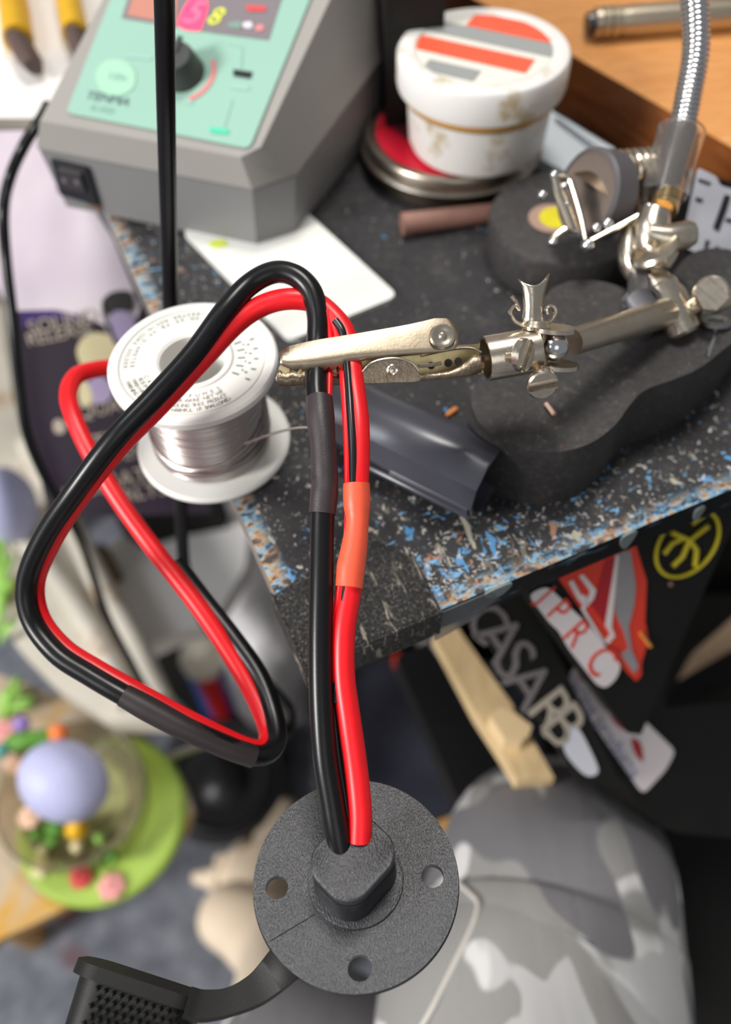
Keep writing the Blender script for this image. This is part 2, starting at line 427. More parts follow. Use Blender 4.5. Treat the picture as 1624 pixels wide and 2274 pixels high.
def smooth_poly(pts, n=6):
    m = len(pts); out = []
    for i in range(m):
        a, b, c, d = (V(pts[(i + k) % m]) for k in (-1, 0, 1, 2))
        for k in range(n):
            t = k / n
            out.append(.5 * ((2 * b) + (c - a) * t + (2 * a - 5 * b + 4 * c - d) * t * t + (3 * b - a - 3 * c + d) * t ** 3))
    return out
def round_poly(pts, r, n=5):
    out = []; m = len(pts)
    for i in range(m):
        p = V(pts[i]); a = V(pts[i - 1]) - p; b = V(pts[(i + 1) % m]) - p
        rr = min(r, a.length * .45, b.length * .45); a = p + a.normalized() * rr; b = p + b.normalized() * rr
        for k in range(n + 1):
            t = k / n; out.append(a * (1 - t) ** 2 + p * 2 * t * (1 - t) + b * t * t)
    return out
def text(s, size, Mx, mt, name, parent, depth_=.0002, shear=0., sx=1.0):
    cu = bpy.data.curves.new(name, 'FONT'); cu.body = s; cu.size = size; cu.extrude = depth_; cu.align_x = 'CENTER'; cu.align_y = 'CENTER'; cu.shear = shear
    cu.resolution_u = 3
    t = bpy.data.objects.new(name + '_curve', cu); C.objects.link(t)
    bpy.context.view_layer.update()
    me = bpy.data.meshes.new_from_object(t.evaluated_get(bpy.context.evaluated_depsgraph_get()))
    bpy.data.objects.remove(t); bpy.data.curves.remove(cu)
    bm = B(); bm.from_mesh(me); bpy.data.meshes.remove(me)
    bmesh.ops.transform(bm, matrix=Mx @ Matrix.Diagonal((sx, 1, 1, 1)), verts=bm.verts)
    return finish(bm, name, mt, parent, smooth=False)

# ================================================================ SETTING
bm = B(); box(bm, Matrix.Identity(4), -1.6, 1.6, -1.2, 1.6, -.02, 0)
tag(finish(bm, 'floor', 'carpet', smooth=False), kind='structure')
M['wall'] = mat('warm_white_wall', L(150, 146, 140), .8)
bm = B(); box(bm, Matrix.Identity(4), -1.6, 1.6, 1.6, 1.65, -.02, 2.5)
tag(finish(bm, 'wall_back', 'wall', smooth=False), kind='structure')

# ================================================================ WORKBENCH
K0 = T(682, 1478); dX = V((math.cos(math.radians(22)), math.sin(math.radians(22)), 0)); dY = V((-dX.y, dX.x, 0))
BM = Matrix((dX, dY, V((0, 0, 1)))).transposed().to_4x4(); BM.translation = K0
wb = root('workbench', (K0.x, K0.y, 0), 'black paint-spattered workbench with scraped blue edge and gritty tape round its corner', 'workbench')
TH = .0135
bm = B(); box(bm, Matrix.Identity(4), 0, .72, 0, .62, -TH, 0)
finish(bm, 'bench_top', 'bench', wb, BM, bevel=.0012)
for lx, ly in ((.66, .04), (.66, .56), (.10, .56), (.36, .30)):
    bm = B(); box(bm, BM, lx - .02, lx + .02, ly - .02, ly + .02, -TZ, -TH); finish(bm, 'leg', 'black_gloss', wb, bevel=.002)
# grip tape folded over the corner
bm = B()
t_ = .0009
def taped(pts2, z0, z1):
    prism(bm, [V((x, y, z1)) for x, y in pts2], (0, 0, z0 - z1))
taped([(-t_, -t_), (.0475, -t_), (.0485, .022), (.036, .036), (.018, .033), (-t_, .028)], .0, t_)
taped([(-t_, -t_ * 1.6), (.0475, -t_ * 1.6), (.0475, 0), (-t_, 0)], -TH - .0012, t_)
taped([(-t_ * 1.6, -t_), (0, -t_), (0, .027), (-t_ * 1.6, .030)], -TH - .0012, t_)
bmesh.ops.subdivide_edges(bm, edges=bm.edges, cuts=1)
finish(bm, 'grip_tape', 'grip', wb, BM, bevel=.0004)
bm = B()
prism(bm, [V((.046, -.0004, -.0005)), (.066, -.0004, -.0005), (.070, -.0004, -.0075), (.058, -.0004, -TH - .003), (.046, -.0004, -TH - .006)], (0, -.0005, 0))
finish(bm, 'clear_tape', 'tape_clear', wb, BM, smooth=False)
dm = mat('pale_grey_drip', L(120, 130, 130), .5)
for x0, w0, z0, z1 in ((.064, .010, -.0005, -.006), (.118, .006, -.001, -.010), (.150, .004, -.004, -.012)):
    bm = B(); prism(bm, smooth_poly([V((x0, -.0001, z0)), V((x0 + w0, -.0001, z0)), V((x0 + w0 * .7, -.0001, z1)), V((x0 + w0 * .2, -.0001, z1 * .8))], 4), (0, -.0007, 0))
    finish(bm, 'paint_drip', dm, wb, BM)

# ================================================================ WHITE CARD under the station
cp = [T(885, 665), T(643, 765), T(405, 520), T(655, 455)]
bm = B(); prism(bm, [p + V((0, 0, .0022)) for p in round_poly(cp, .005)], (0, 0, -.0022))
cardr = finish(bm, 'ruled_card', 'card', bevel=.0004)
tag(cardr, 'white rounded card lying on the bench, half under the grey soldering station', 'card')
bm = B(); prism(bm, smooth_poly([T(u, v, .0024) for u, v in ((465, 538), (495, 532), (505, 545), (475, 550))], 4), (0, 0, .0001))
finish(bm, 'highlighter_mark', mat('lime_ink', L(214, 226, 70), .6), cardr)

# ================================================================ SOLDERING STATION
K = T(580, 553); a_ = V((math.cos(math.radians(159)), math.sin(math.radians(159)), 0)); b_ = V((math.cos(math.radians(63)), math.sin(math.radians(63)), 0))
zz = V((0, 0, 1)); nF = a_.cross(zz).normalized()
def front(u, v, t=0.): return ON(u, v, K + b_ * t, nF)
def sideR(u, v, s=0.): return ON(u, v, K + a_ * s, b_.cross(zz).normalized())
def S(s, t, h): return K + a_ * s + b_ * t + zz * h
seam = front(575, 425); HS = seam.z - TZ                       # height of the seam line
WL = (front(82, 318) - K).dot(a_)                              # width
st = root('soldering_station', (K + a_ * WL / 2 + b_ * .06), 'grey soldering station with mint green sloping panel, lit pink digit and dark knob', 'soldering station')
DP = .17
ch = .010
bm = B()
base = [S(ch * .2, 0, 0), S(WL - .004, 0, 0), S(WL - .004, DP, 0), S(-ch, DP, 0), S(-ch, ch * 1.3, 0)]
top = [S(0, 0, HS), S(WL, 0, HS), S(WL, DP, HS + .012), S(-ch * 1.25, DP, HS + .012), S(-ch * 1.25, ch * 1.5, HS)]
def loft(bm, A, Bp, mi=0, caps=True):
    a = [bm.verts.new(V(p)) for p in A]; b = [bm.verts.new(V(p)) for p in Bp]; n = len(a)
    for i in range(n):
        f = bm.faces.new((a[i], a[(i + 1) % n], b[(i + 1) % n], b[i])); f.material_index = mi
    if caps:
        bm.faces.new(a[::-1]).material_index = mi; bm.faces.new(b).material_index = mi
loft(bm, [p + zz * .0015 for p in base], top)
finish(bm, 'lower_case', 'station_low', st, bevel=.0015)
# upper housing: front skirt up to the crease, then the sloping face
hC = front(575, 357, .002); hC = hC.z - TZ
slope_pt = sideR(700, 0, .0045); sl = ((slope_pt.z - TZ) - hC) / max(.02, (slope_pt - K).dot(b_) - .002)
sl = max(.25, min(.9, sl)); DPU = .15
g_ = .0008
lowr = [S(-.0006, -.0006, HS + g_), S(WL + .0006, -.0006, HS + g_), S(WL + .0006, DPU, HS + g_ + .011), S(-ch * 1.3, DPU, HS + g_ + .011), S(-ch * 1.3, ch * 1.5, HS + g_)]
upr = [S(.0045, .002, hC), S(WL - .004, .002, hC), S(WL - .004, DPU, hC + sl * (DPU - .002)), S(-.002, DPU, hC + sl * (DPU - .002)), S(-.002, .008, hC + sl * .006)]
bm = B(); loft(bm, lowr, upr); finish(bm, 'upper_housing', 'station', st, bevel=.0018)
# panel frame on the sloping face
pn = (a_ * -1).cross((b_ + zz * sl).normalized()); pn = pn if pn.z > 0 else -pn
p0 = S(.0045, .002, hC) + pn * .0004
def panel(u, v): return ON(u, v, p0, pn)
pw = [panel(555, 332), panel(148, 252), panel(268, -55), panel(712, -55)]
bm = B(); prism(bm, round_poly(pw, .003), pn * .0006); pan = finish(bm, 'front_panel', 'panel', st, smooth=False)
tag(pan, 'mint green printed panel')
def decal(pts, h, mt, name, parent=pan, rnd=0, sm=0):
    q = [panel(*p) for p in pts]
    if sm: q = smooth_poly(q, sm)
    if rnd: q = round_poly(q, rnd)
    bm = B(); prism(bm, [p + pn * h for p in q], pn * .0002); return finish(bm, name, mt, parent, smooth=False)
decal([(272, 43), (298, -40), (645, -40), (625, 5), (598, 92), (480, 77)], .0007, 'lcd', 'display_window')
decal([(285, 38), (308, -40), (400, -40), (392, 58)], .0010, 'amber', 'amber_filter')
decal([(300, 0), (420, 5), (415, 20), (300, 8)], .0009, 'amber', 'amber_filter') if False else None
pm = frame(panel(430, 34) + pn * .0012, panel(555, 332) - panel(148, 252), pn)
decal([(398, 62), (412, 20), (430, 0), (458, 2), (463, 20), (450, 62), (440, 72)], .0010, 'led_pink', 'lit_digit', sm=3)
text('5', .017, pm, mat('hot_pink', L(255, 120, 150), .5), 'digit', pan, .0002, .25)
text('8', .0125, frame(panel(478, 42) + pn * .0012, panel(555, 332) - panel(148, 252), pn), 'led_yellow', 'lit_digit', pan, .0002, .25)
decal([(548, 15), (592, 18), (594, 30), (550, 30)], .0011, 'red_print', 'red_lamp', rnd=.002)
decal([(566, 62), (586, 58), (590, 70), (572, 76)], .0011, 'pink_print', 'red_lamp', rnd=.002)
decal([(540, 55), (562, 52), (562, 68), (542, 66)], .0011, mat('white_print', L(215, 210, 220), .5), 'white_lamp', rnd=.002)
decal([(508, 55), (538, 50), (538, 70), (508, 66)], .0011, mat('grey_green_print', L(120, 145, 135), .5), 'green_lamp', rnd=.002)
decal([(215, 170), (235, 140), (275, 138), (300, 160), (300, 195), (270, 215), (230, 208)], .0008, 'panel_light', 'badge', sm=4)
text('TENMA', .0056, frame(panel(240, 222) + pn * .0009, panel(555, 332) - panel(148, 252), pn), 'dark_print', 'brand_lettering', pan, .0001, .2, 1.15)
text('21-7935', .0036, frame(panel(228, 246) + pn * .0009, panel(555, 332) - panel(148, 252), pn), 'pale_print', 'model_lettering', pan, .0001)
decal([(280, 124), (340, 130), (338, 136), (280, 130)], .0008, 'pale_print', 'printed_line')
text('120v', .005, frame(panel(262, 175) + pn * .0012, panel(555, 332) - panel(148, 252), pn), 'pale_print', 'badge_lettering', pan, .0001)
decal([(466, 285), (508, 290), (510, 302), (468, 297)], .0009, 'green_print', 'green_mark', rnd=.0015)
decal([(520, 158), (562, 164), (558, 178), (520, 172)], .0010, 'plastic_black', 'slide_switch')
decal([(516, 190), (555, 196), (554, 204), (515, 198)], .0008, 'pale_print', 'printed_line')
decal([(410, 225), (430, 227), (430, 234), (410, 232)], .0008, 'pale_print', 'printed_line')
bm = B(); tube(bm, [(panel(518, 225) + pn * .0008, .00018), (panel(500, 285) + pn * .0008, .00018)], 6); finish(bm, 'printed_line', 'pale_print', pan)
bm = B(); tube(bm, [(panel(508, 100) + pn * .0008, .00018), (panel(540, 108) + pn * .0008, .00018), (panel(537, 155) + pn * .0008, .00018)], 6); finish(bm, 'printed_line', 'pale_print', pan)
kc = panel(408, 165); km = frame(kc, panel(555, 332) - panel(148, 252), pn)
bm = B(); lathe(bm, [(0, .0005), (.0098, .0005), (.0092, .003), (.0078, .010), (.0070, .0115), (0, .0117)], km, 28)
box(bm, km, -.0012, .0012, .001, .0085, .0117, .0125, 0)
finish(bm, 'knob', 'knob', st, bevel=0)
bm = B()
for r0, r1, i0, i1 in ((.0128, .0150, -58, 38), ):
    pts = [km @ V((r1 * math.cos(math.radians(q)), r1 * math.sin(math.radians(q)), .0008)) for q in range(i0, i1 + 1, 4)] + [km @ V((r0 * math.cos(math.radians(q)), r0 * math.sin(math.radians(q)), .0008)) for q in range(i1, i0 - 1, -4)]
    prism(bm, pts, pn * .0002)
finish(bm, 'dial_scale', 'pink_print', pan, smooth=False)
# rocker switch on the lower case front
fo = nF if (CAM - K).dot(nF) > 0 else -nF
sw = [front(118, 350), front(196, 368), front(222, 452), front(140, 428)]
bm = B(); prism(bm, [p + fo * .0022 for p in sw], -fo * .003); swo = finish(bm, 'power_switch', 'plastic_black', st, bevel=.0006)
bm = B(); prism(bm, [p + fo * .0036 for p in (front(136, 366), front(186, 378), front(198, 418), front(148, 406))], -fo * .0015); finish(bm, 'rocker', mat('rocker_black', L(60, 56, 58), .3), swo, bevel=.0005)
for u, v in ((152, 390), (180, 394)):
    bm = B(); lathe(bm, [(0, 0), (.0011, 0), (.0013, .0003), (0, .0003)], axis(front(u, v) + fo * .0037, fo), 14); finish(bm, 'switch_mark', mat('switch_mark_grey', L(120, 112, 118), .5), swo)
bm = B(); prism(bm, [p + fo * .0008 for p in (front(190, 425), front(222, 452), front(228, 470), front(195, 452))], -fo * .0012); finish(bm, 'rust_stain', mat('rust_brown', L(108, 82, 60), .8), st)

# dark unit standing behind/beside the station
bm = B(); box(bm, frame(S(-.024, .085, 0), V((1, .1, 0)), zz), 0, .026, 0, .11, 0, .085)
o = finish(bm, 'black_storage_box', 'black_case', bevel=.002)
tag(o, 'black box standing between the soldering station and the white jar', 'box')

# ================================================================ SOLDER SPOOL
sc0 = T(477, 984); sm_ = Matrix.Translation(sc0)
sp = root('solder_spool', sc0, 'white plastic spool of bare solder wire at the edge of the bench', 'spool of solder')
R1 = .0288
bm = B(); lathe(bm, [(.0120, 0), (R1 - .001, 0), (R1, .0006), (R1, .0018), (R1 - .001, .0026), (.0120, .0026)], sm_, 72, close=True); finish(bm, 'bottom_flange', 'spool', sp)
hT = .0405
bm = B(); lathe(bm, [(.0120, hT), (R1 - .0008, hT), (R1, hT + .0008), (R1, hT + .0030), (R1 - .0008, hT + .0038), (R1 - .0035, hT + .0038), (R1 - .0040, hT + .0031), (.0138, hT + .0031), (.0132, hT + .0040), (.0122, hT + .0040)], sm_, 72, close=True); tf = finish(bm, 'top_flange', 'spool', sp)
bm = B(); lathe(bm, [(.0124, .001), (.0124, hT + .0036), (.0114, hT + .0036), (.0114, .001)], sm_, 48, close=True); finish(bm, 'hub', 'spool', sp)
bm = B(); lathe(bm, [(.0139, hT + .0033), (R1 - .0045, hT + .0033), (R1 - .0045, hT + .0034), (.0139, hT + .0034)], sm_, 64, close=True); lb = finish(bm, 'paper_label', 'spool_label', sp)
# ring lettering on the label
def ring_text(s, r, a0, a1, size):
    n = len(s)
    for i, chs in enumerate(s):
        if chs == ' ': continue
        a = math.radians(a0 + (a1 - a0) * i / (n - 1)); p = sc0 + V((r * math.cos(a), r * math.sin(a), hT + .0035))
        yield chs, Matrix.Translation(p) @ Matrix.Rotation(a + math.pi / 2, 4, 'Z'), size
def join_text(items, mt, name, parent):
    bm = B()
    for s, Mx, size in items:
        cu = bpy.data.curves.new('glyph', 'FONT'); cu.body = s; cu.size = size; cu.extrude = .00005; cu.align_x = 'CENTER'; cu.align_y = 'CENTER'; cu.resolution_u = 2
        t = bpy.data.objects.new('glyph', cu); C.objects.link(t); bpy.context.view_layer.update()
        me = bpy.data.meshes.new_from_object(t.evaluated_get(bpy.context.evaluated_depsgraph_get())); bpy.data.objects.remove(t); bpy.data.curves.remove(cu)
        me.transform(Mx); bm.from_mesh(me); bpy.data.meshes.remove(me)
    return finish(bm, name, mt, parent, smooth=False)
lt = []
for r, s in ((.0228, 'WARNING CONTAINS LEAD HARMFUL IF SWALLOWED'), (.0207, 'WASH HANDS AFTER HANDLING THIS PRODUCT'), (.0186, 'ROSIN CORE SOLDER WIRE NET WT'), (.0166, 'CAUTION FUMES')):
    lt += list(ring_text(s, r, 205, 305, .0022))
for r, s in ((.0228, 'KESTER ROSIN CORE SOLDER'), (.0205, 'SN 60 PB 40 DIAMETER')):
    lt += list(ring_text(s, r, 90, 185, .0022))
join_text(lt, 'print_grey', 'label_lettering', lb)
bm = B()
for i, (r, wd) in enumerate(((.0215, .0010), (.0195, .0006), (.0165, .0016), (.0180, .0004))):
    for k in range(9):
        a = math.radians(-28 + k * 6.5 + i); q = sc0 + V((r * math.cos(a), r * math.sin(a), hT + .0035)); m_ = Matrix.Translation(q) @ Matrix.Rotation(a, 4, 'Z')
        if k % 2 == i % 2: box(bm, m_, -wd * .8, wd * .8, -.0003, .0003, 0, .0001)
finish(bm, 'barcode_print', mat('barcode_grey', L(110, 112, 112), .6), lb, smooth=False)
# windings
bm = B(); prof = []
rw = .00042; nW = 42
random.seed(3)
for i in range(nW):
    z = .0030 + (hT - .0034) * (i + .5) / nW; r = .0212 - .0016 * (i / nW) + random.uniform(-.00012, .00012)
    for k in range(5):
        q = -math.pi / 2 + math.pi * k / 5; prof.append((r + rw * math.cos(q), z + rw * math.sin(q)))
prof = [(.0124, .0028)] + prof + [(.0124, hT - .0002)]
lathe(bm, prof, sm_, 90); finish(bm, 'solder_winding', 'solder', sp, sharp=80)
bm = B()
for z0, tilt, ph in ((.0125, .0042, 200), (.0110, .0030, 230), (.0150, .0058, 215), (.0085, .0022, 190), (.0068, .0016, 160), (.0180, .0070, 240)):
    pts = [(sc0 + V((.0219 * math.cos(q), .0219 * math.sin(q), z0 + tilt * math.cos(q - math.radians(ph + 180)))), .00042) for q in [2 * math.pi * k / 60 for k in range(60)]]
    tube(bm, pts, 8, closed=True)
finish(bm, 'loose_winding', 'solder', sp)
bm = B(); tube(bm, spline([(P(545, 985, .300), .0004), (P(600, 965, .292), .0004), (P(650, 952, .288), .0004), (P(690, 950, .286), .0004), (P(716, 958, .286), .0004)], 8), 8); finish(bm, 'loose_end', 'solder', sp)

# ================================================================ JAR ON TIN
tc = T(1000, 356); tr_ = .0435
tn = root('metal_tin', tc, 'flat round metal tin with ridged lid and red sticker, under the white jar', 'tin')
bm = B(); lathe(bm, [(0, 0), (tr_ - .003, 0), (tr_ - .002, .001), (tr_ - .002, .008), (tr_ - .0005, .0085)], Matrix.Translation(tc), 64); lathe(bm, [(tr_ - .0005, .0085), (tr_ - .0005, .0086)], Matrix.Translation(tc), 64)
finish(bm, 'tin_body', mat('tin_body_dark', L(120, 108, 96), .4, 1.), tn)
bm = B(); lathe(bm, [(tr_ - .001, .0078), (tr_ + .0005, .0080), (tr_ + .0008, .0095), (tr_, .0102), (tr_ - .0012, .0106), (tr_ - .0012, .0150), (tr_ - .0022, .0165), (tr_ - .0042, .0168), (tr_ - .0052, .0160), (0, .0160)], Matrix.Translation(tc), 72); finish(bm, 'tin_lid', 'tin', tn)
bm = B(); m_ = Matrix.Translation(tc)
lathe(bm, [(0, .0162), (tr_ - .0065, .0162), (tr_ - .0065, .0164), (0, .0164)], m_, 64, mi=0); tst = finish(bm, 'tin_sticker', 'tin_red', tn, smooth=False)
bm = B(); prism(bm, [Z(u, v, TZ + .0166) for u, v in ((830, 290), (880, 250), (930, 250), (960, 300), (900, 310), (860, 270))], (0, 0, .0002)); finish(bm, 'maroon_print', 'tin_dark', tst, smooth=False)
jc = Z(1057, 314, TZ + .0172); jm = Matrix.Translation(jc)
jr = root('white_jar', jc, 'round white plastic jar with red and grey striped lid label, grimy with flux', 'jar')
RB = .0318
bm = B(); lathe(bm, [(0, 0), (RB - .004, 0), (RB - .0012, .0012), (RB, .004), (RB + .0012, .026), (RB + .0014, .0275), (RB + .001, .029), (0, .029)], jm, 64); finish(bm, 'jar_body', 'jar', jr)
bm = B(); lathe(bm, [(RB + .0006, .0235), (RB + .0026, .0245), (RB + .0036, .0262), (RB + .0034, .0278), (RB + .0006, .0280)], jm, 64, close=True); finish(bm, 'flux_residue', mat('amber_flux', L(190, 140, 62), .35), jr)
RL = .0378
bm = B(); lathe(bm, [(RB, .0278), (RL - .002, .0280), (RL - .0005, .0290), (RL, .0310), (RL, .0415), (RL - .001, .0432), (RL - .003, .0436), (RL - .0075, .0436), (RL - .0082, .0430), (0, .0430)], jm, 64); ld = finish(bm, 'jar_lid', 'jar', jr)
def lidpt(u, v): return Z(u, v, jc.z + .0432)
lc = jc + V((0, 0, .0432)); lrr = RL - .0085
bm = B(); lathe(bm, [(0, 0), (lrr, 0), (lrr, .0002), (0, .0002)], Matrix.Translation(lc - V((0, 0, .0001))), 64); lab = finish(bm, 'lid_label', mat('lid_label_white', L(226, 222, 212), .5), jr, smooth=False)
ldir = (lidpt(1180, 150) - lidpt(930, 95)).normalized(); lm = frame(lc + V((0, 0, .0003)), ldir, zz)
def band(y0, y1, mt, nm, x0=-1, x1=1):
    bm = B(); pts = []
    n = 14
    for k in range(n + 1):
        y = y0 + (y1 - y0) * k / n; x = math.sqrt(max(0, 1 - y * y)); pts.append((min(x, x1), y))
    for k in range(n, -1, -1):
        y = y0 + (y1 - y0) * k / n; x = math.sqrt(max(0, 1 - y * y)); pts.append((max(-x, x0), y))
    prism(bm, [lm @ V((x * lrr, y * lrr, 0)) for x, y in pts], (0, 0, .0002)); finish(bm, nm, mt, lab, smooth=False)
band(.52, .97, 'label_red', 'red_band', -.5); band(.14, .50, 'label_grey', 'grey_band'); band(-.42, -.02, 'label_red', 'red_band', -1, .8); band(-.92, -.62, 'label_grey', 'grey_band', -.6, .2)

# ================================================================ small things on the bench behind
bm = B(); tube(bm, [(T(893, 498, .0052), .0052), (T(1112, 470, .0042), .0042)], 20); bt = finish(bm, 'brown_tube', 'brown_tube', bevel=.0003)
tag(bt, 'short brown tube lying on the bench in front of the tin', 'tube')
bm = B(); ball(bm, T(1112, 466, .0042), .0030); finish(bm, 'tip', mat('copper_tip', L(150, 104, 80), .4), bt)
q0 = [T(1215, 240, .012), T(1365, 330, .012), T(1330, 420, .006), T(1195, 350, .006)]
bm = B(); loft(bm, [p - V((0, 0, p.z - TZ)) for p in q0], q0)
o = finish(bm, 'white_plastic_tool', mat('bluish_white_plastic', L(208, 216, 222), .4), bevel=.002); tag(o, 'bluish white plastic block tool on the bench behind the jar', 'plastic tool')
bm = B(); tube(bm, [(T(1235, 262, .0125), .0007), (T(1350, 345, .0125), .0007)], 8); finish(bm, 'groove', mat('grey_groove', L(150, 158, 170), .5), o)
q0 = [T(765, 450), T(810, 440), T(835, 420), T(812, 415), T(770, 435)]

# wooden board on the right with a metal pen on it
WH = .030
wa, wc = T(955, -60, WH), T(1760, 405, WH); wn_ = zz.cross(wc - wa).normalized(); wn_ = wn_ if wn_.dot(T(1500, 60, WH) - wa) > 0 else -wn_
wc = wa + (wc - wa) * 1.25; wq = [wa, wc, wc + wn_ * .19, wa + wn_ * .19]
bm = B(); prism(bm, wq, (0, 0, -WH + .0002), 0, 1)
wo = finish(bm, 'wooden_board', ['wood_top', 'wood_side'], bevel=.0010); tag(wo, 'thick orange-brown varnished wooden board at the back of the bench', 'board')
pa = T(1318, 52, WH + .0075); pb = T(1760, 20, WH + .0075); pd = (pb - pa).normalized(); pmx = axis(pa, pd)
pr = root('metal_pen', (pa + pb) / 2 - V((0, 0, .0075)), 'thick champagne metal pen lying on the wooden board', 'pen')
bm = B(); lathe(bm, [(0, .014), (.0068, .014), (.0072, .020), (.0074, .11), (0, .11)], pmx, 28); finish(bm, 'barrel', 'pen_metal', pr)
bm = B(); lathe(bm, [(0, 0), (.0056, 0), (.0070, .0006), (.0072, .003), (.0062, .0035), (.0072, .004), (.0072, .0075), (.0062, .008), (.0072, .0085), (.0072, .012), (.0064, .0125), (.0064, .014), (0, .014)], pmx, 28); finish(bm, 'ribbed_end', 'pen_metal', pr)
bm = B(); lathe(bm, [(0, -.0035), (.0050, -.0035), (.0056, 0), (0, 0)], pmx, 24); finish(bm, 'end_cap', 'plastic_black', pr)

# round black base with yellow sticker
rb_c = T(1262, 478, .020); rb = root('round_black_base', (rb_c.x, rb_c.y, TZ), 'round black iron base with a yellow sticker, behind the helping hand', 'base')
bm = B(); lathe(bm, [(0, 0), (.0330, 0), (.0335, .002), (.0335, .018), (.0325, .0198), (.031, .0202), (0, .0202)], Matrix.Translation((rb_c.x, rb_c.y, TZ)), 64); finish(bm, 'iron_disc', 'iron', rb)
yc = T(1225, 485, .0204)
bm = B(); lathe(bm, [(0, 0), (.0098, 0), (.0098, .0002), (0, .0002)], Matrix.Translation(yc), 32); finish(bm, 'sticker_backing', 'sticker_ring', rb)
bm = B(); lathe(bm, [(0, .0002), (.0072, .0002), (.0072, .0004), (0, .0004)], Matrix.Translation(yc + V((.002, .0, 0))), 32); finish(bm, 'yellow_sticker', 'yellow', rb)

# black box with white lettered sticker at the right edge
bz = .012
sq = [(1552, 375), (1700, 440), (1700, 700), (1515, 545)]
fp0 = P(1560, 480, .352); fn = (CAM - fp0).normalized() * .55 + V((-.25, -.55, .45)); fn.normalize()
lb_ = root('lettered_black_box', T(1650, 560), 'black box with large white lettered sticker, at the right edge beside the gooseneck', 'box')
qs = [ON(u, v, fp0, fn) for u, v in ((1500, 372), (1760, 440), (1760, 640), (1480, 620))]
bm = B(); prism(bm, [p - fn * .0005 for p in qs], -fn * .035); finish(bm, 'box_body', 'black_case', lb_, bevel=.001)
bm = B(); prism(bm, round_poly([ON(u, v, fp0, fn) for u, v in ((1550, 372), (1592, 392), (1600, 412), (1720, 445), (1720, 660), (1590, 588), (1545, 560), (1512, 545))], .0015), fn * .0005); ws = finish(bm, 'white_sticker', mat('cool_white_vinyl', L(216, 218, 228), .4), lb_)
for q in ([(1610, 432), (1624, 436), (1614, 470), (1597, 515), (1584, 506)], [(1568, 532), (1578, 536), (1570, 556), (1564, 552)], [(1590, 546), (1600, 550), (1592, 570), (1585, 566)], [(1553, 396), (1580, 406), (1578, 412), (1551, 402)], [(1545, 438), (1562, 442), (1560, 450), (1546, 446)], [(1618, 560), (1640, 566), (1636, 592), (1612, 584)], [(1612, 484), (1650, 492), (1650, 500), (1612, 492)]):
    bm = B(); prism(bm, [ON(u, v, fp0, fn) + fn * .0006 for u, v in q], fn * .0002); finish(bm, 'black_letter', mat('letter_black', L(30, 28, 38), .5) if 'letter_black' not in bpy.data.materials else bpy.data.materials['letter_black'], ws, smooth=False)

# crumbs
for (u, v), r, l, a, mt, lbl in (((1003, 915), .0011, .0060, 40, 'crumb_orange', 'orange plastic crumb on the bench beside the black iron base'), ((990, 912), .0010, .0025, 100, 'crumb_blue', 'tiny blue paint crumb beside the orange crumb'), ((750, 730), .0012, .0030, 10, 'card', 'small white fleck on the bench next to the card')):
    c = T(u, v, r); d = V((math.cos(math.radians(a)), math.sin(math.radians(a)), 0)) * l / 2
    bm = B(); tube(bm, [(c - d, r * .6), (c - d * .7, r), (c + d * .7, r), (c + d, r * .6)], 10); tag(finish(bm, 'crumb', mt), lbl, 'crumb')
c = T(1222, 908, .0305 + .0008); bm = B(); tube(bm, [(c + V((-.001, .0025, 0)), .0007), (c - V((-.001, .0025, 0)), .0008)], 10); tag(finish(bm, 'crumb', 'crumb_pink'), 'small pink crumb on top of the cast iron base', 'crumb')
bm = B(); prism(bm, smooth_poly([T(u, v, .0004) for u, v in ((1080, 830), (1075, 880), (1050, 925), (1035, 960), (1050, 900), (1066, 850))], 3), (0, 0, -.0004))
bm.free()

# ================================================================ MARKER CAP
e0 = T(742, 905, .0135); e1 = T(1090, 1068, .0135); ax = (e1 - e0); Lc = ax.length
cm = frame(e0, zz, ax)
mc = root('marker_cap', T(915, 990), 'dark grey glossy plastic pen cap with clip, lying in front of the iron base', 'pen cap')
bm = B(); n = 10; ri = []
def capsec(z, r, mi=0):
    return [bm.verts.new(cm @ V((r * 1.0 * math.cos(2 * math.pi * k / n + .31), r * 1.12 * math.sin(2 * math.pi * k / n + .31), z))) for k in range(n)]
secs = [(0, .0090), (.0012, .0112), (.006, .0120), (Lc * .5, .0126), (Lc - .0008, .0130), (Lc, .0128), (Lc, .0114), (Lc - .03, .0108)]
rg = [capsec(z, r) for z, r in secs]
for i in range(len(rg) - 1):
    for k in range(n): bm.faces.new((rg[i][k], rg[i][(k + 1) % n], rg[i + 1][(k + 1) % n], rg[i + 1][k]))
bm.faces.new(rg[0][::-1]); bm.faces.new(rg[-1])
finish(bm, 'cap_body', 'pen_cap', mc, bevel=.0007, bseg=3)
cl = cm.to_3x3() @ V((-.55, .9, 0)) if (cm.to_3x3() @ V((0, 1, 0))).y < 0 else cm.to_3x3() @ V((-.55, -.9, 0))
cl.normalize(); ad = ax.normalized(); cy = ad.cross(cl)
for off in (-.0022, .0015):
    bm = B(); s0 = e0 + cl * .0142 + cy * off
    tube(bm, [(s0 + ad * (Lc * .34), .0009), (s0 + ad * (Lc * .36), .0013), (s0 + ad * (Lc - .002), .0013), (s0 + ad * (Lc - .001), .0009)], 10); finish(bm, 'clip_rib', 'pen_cap', mc)
bm = B(); q = [e0 + ad * (Lc * .50) + cl * .0122 - cy * .0055, e0 + ad * (Lc * .66) + cl * .0138 - cy * .0012, e0 + ad * (Lc - .0012) + cl * .0142 - cy * .0012, e0 + ad * (Lc - .0012) + cl * .0118 - cy * .0070]
prism(bm, q, cl * .0012); finish(bm, 'clip_tongue', 'pen_cap', mc, bevel=.0004)

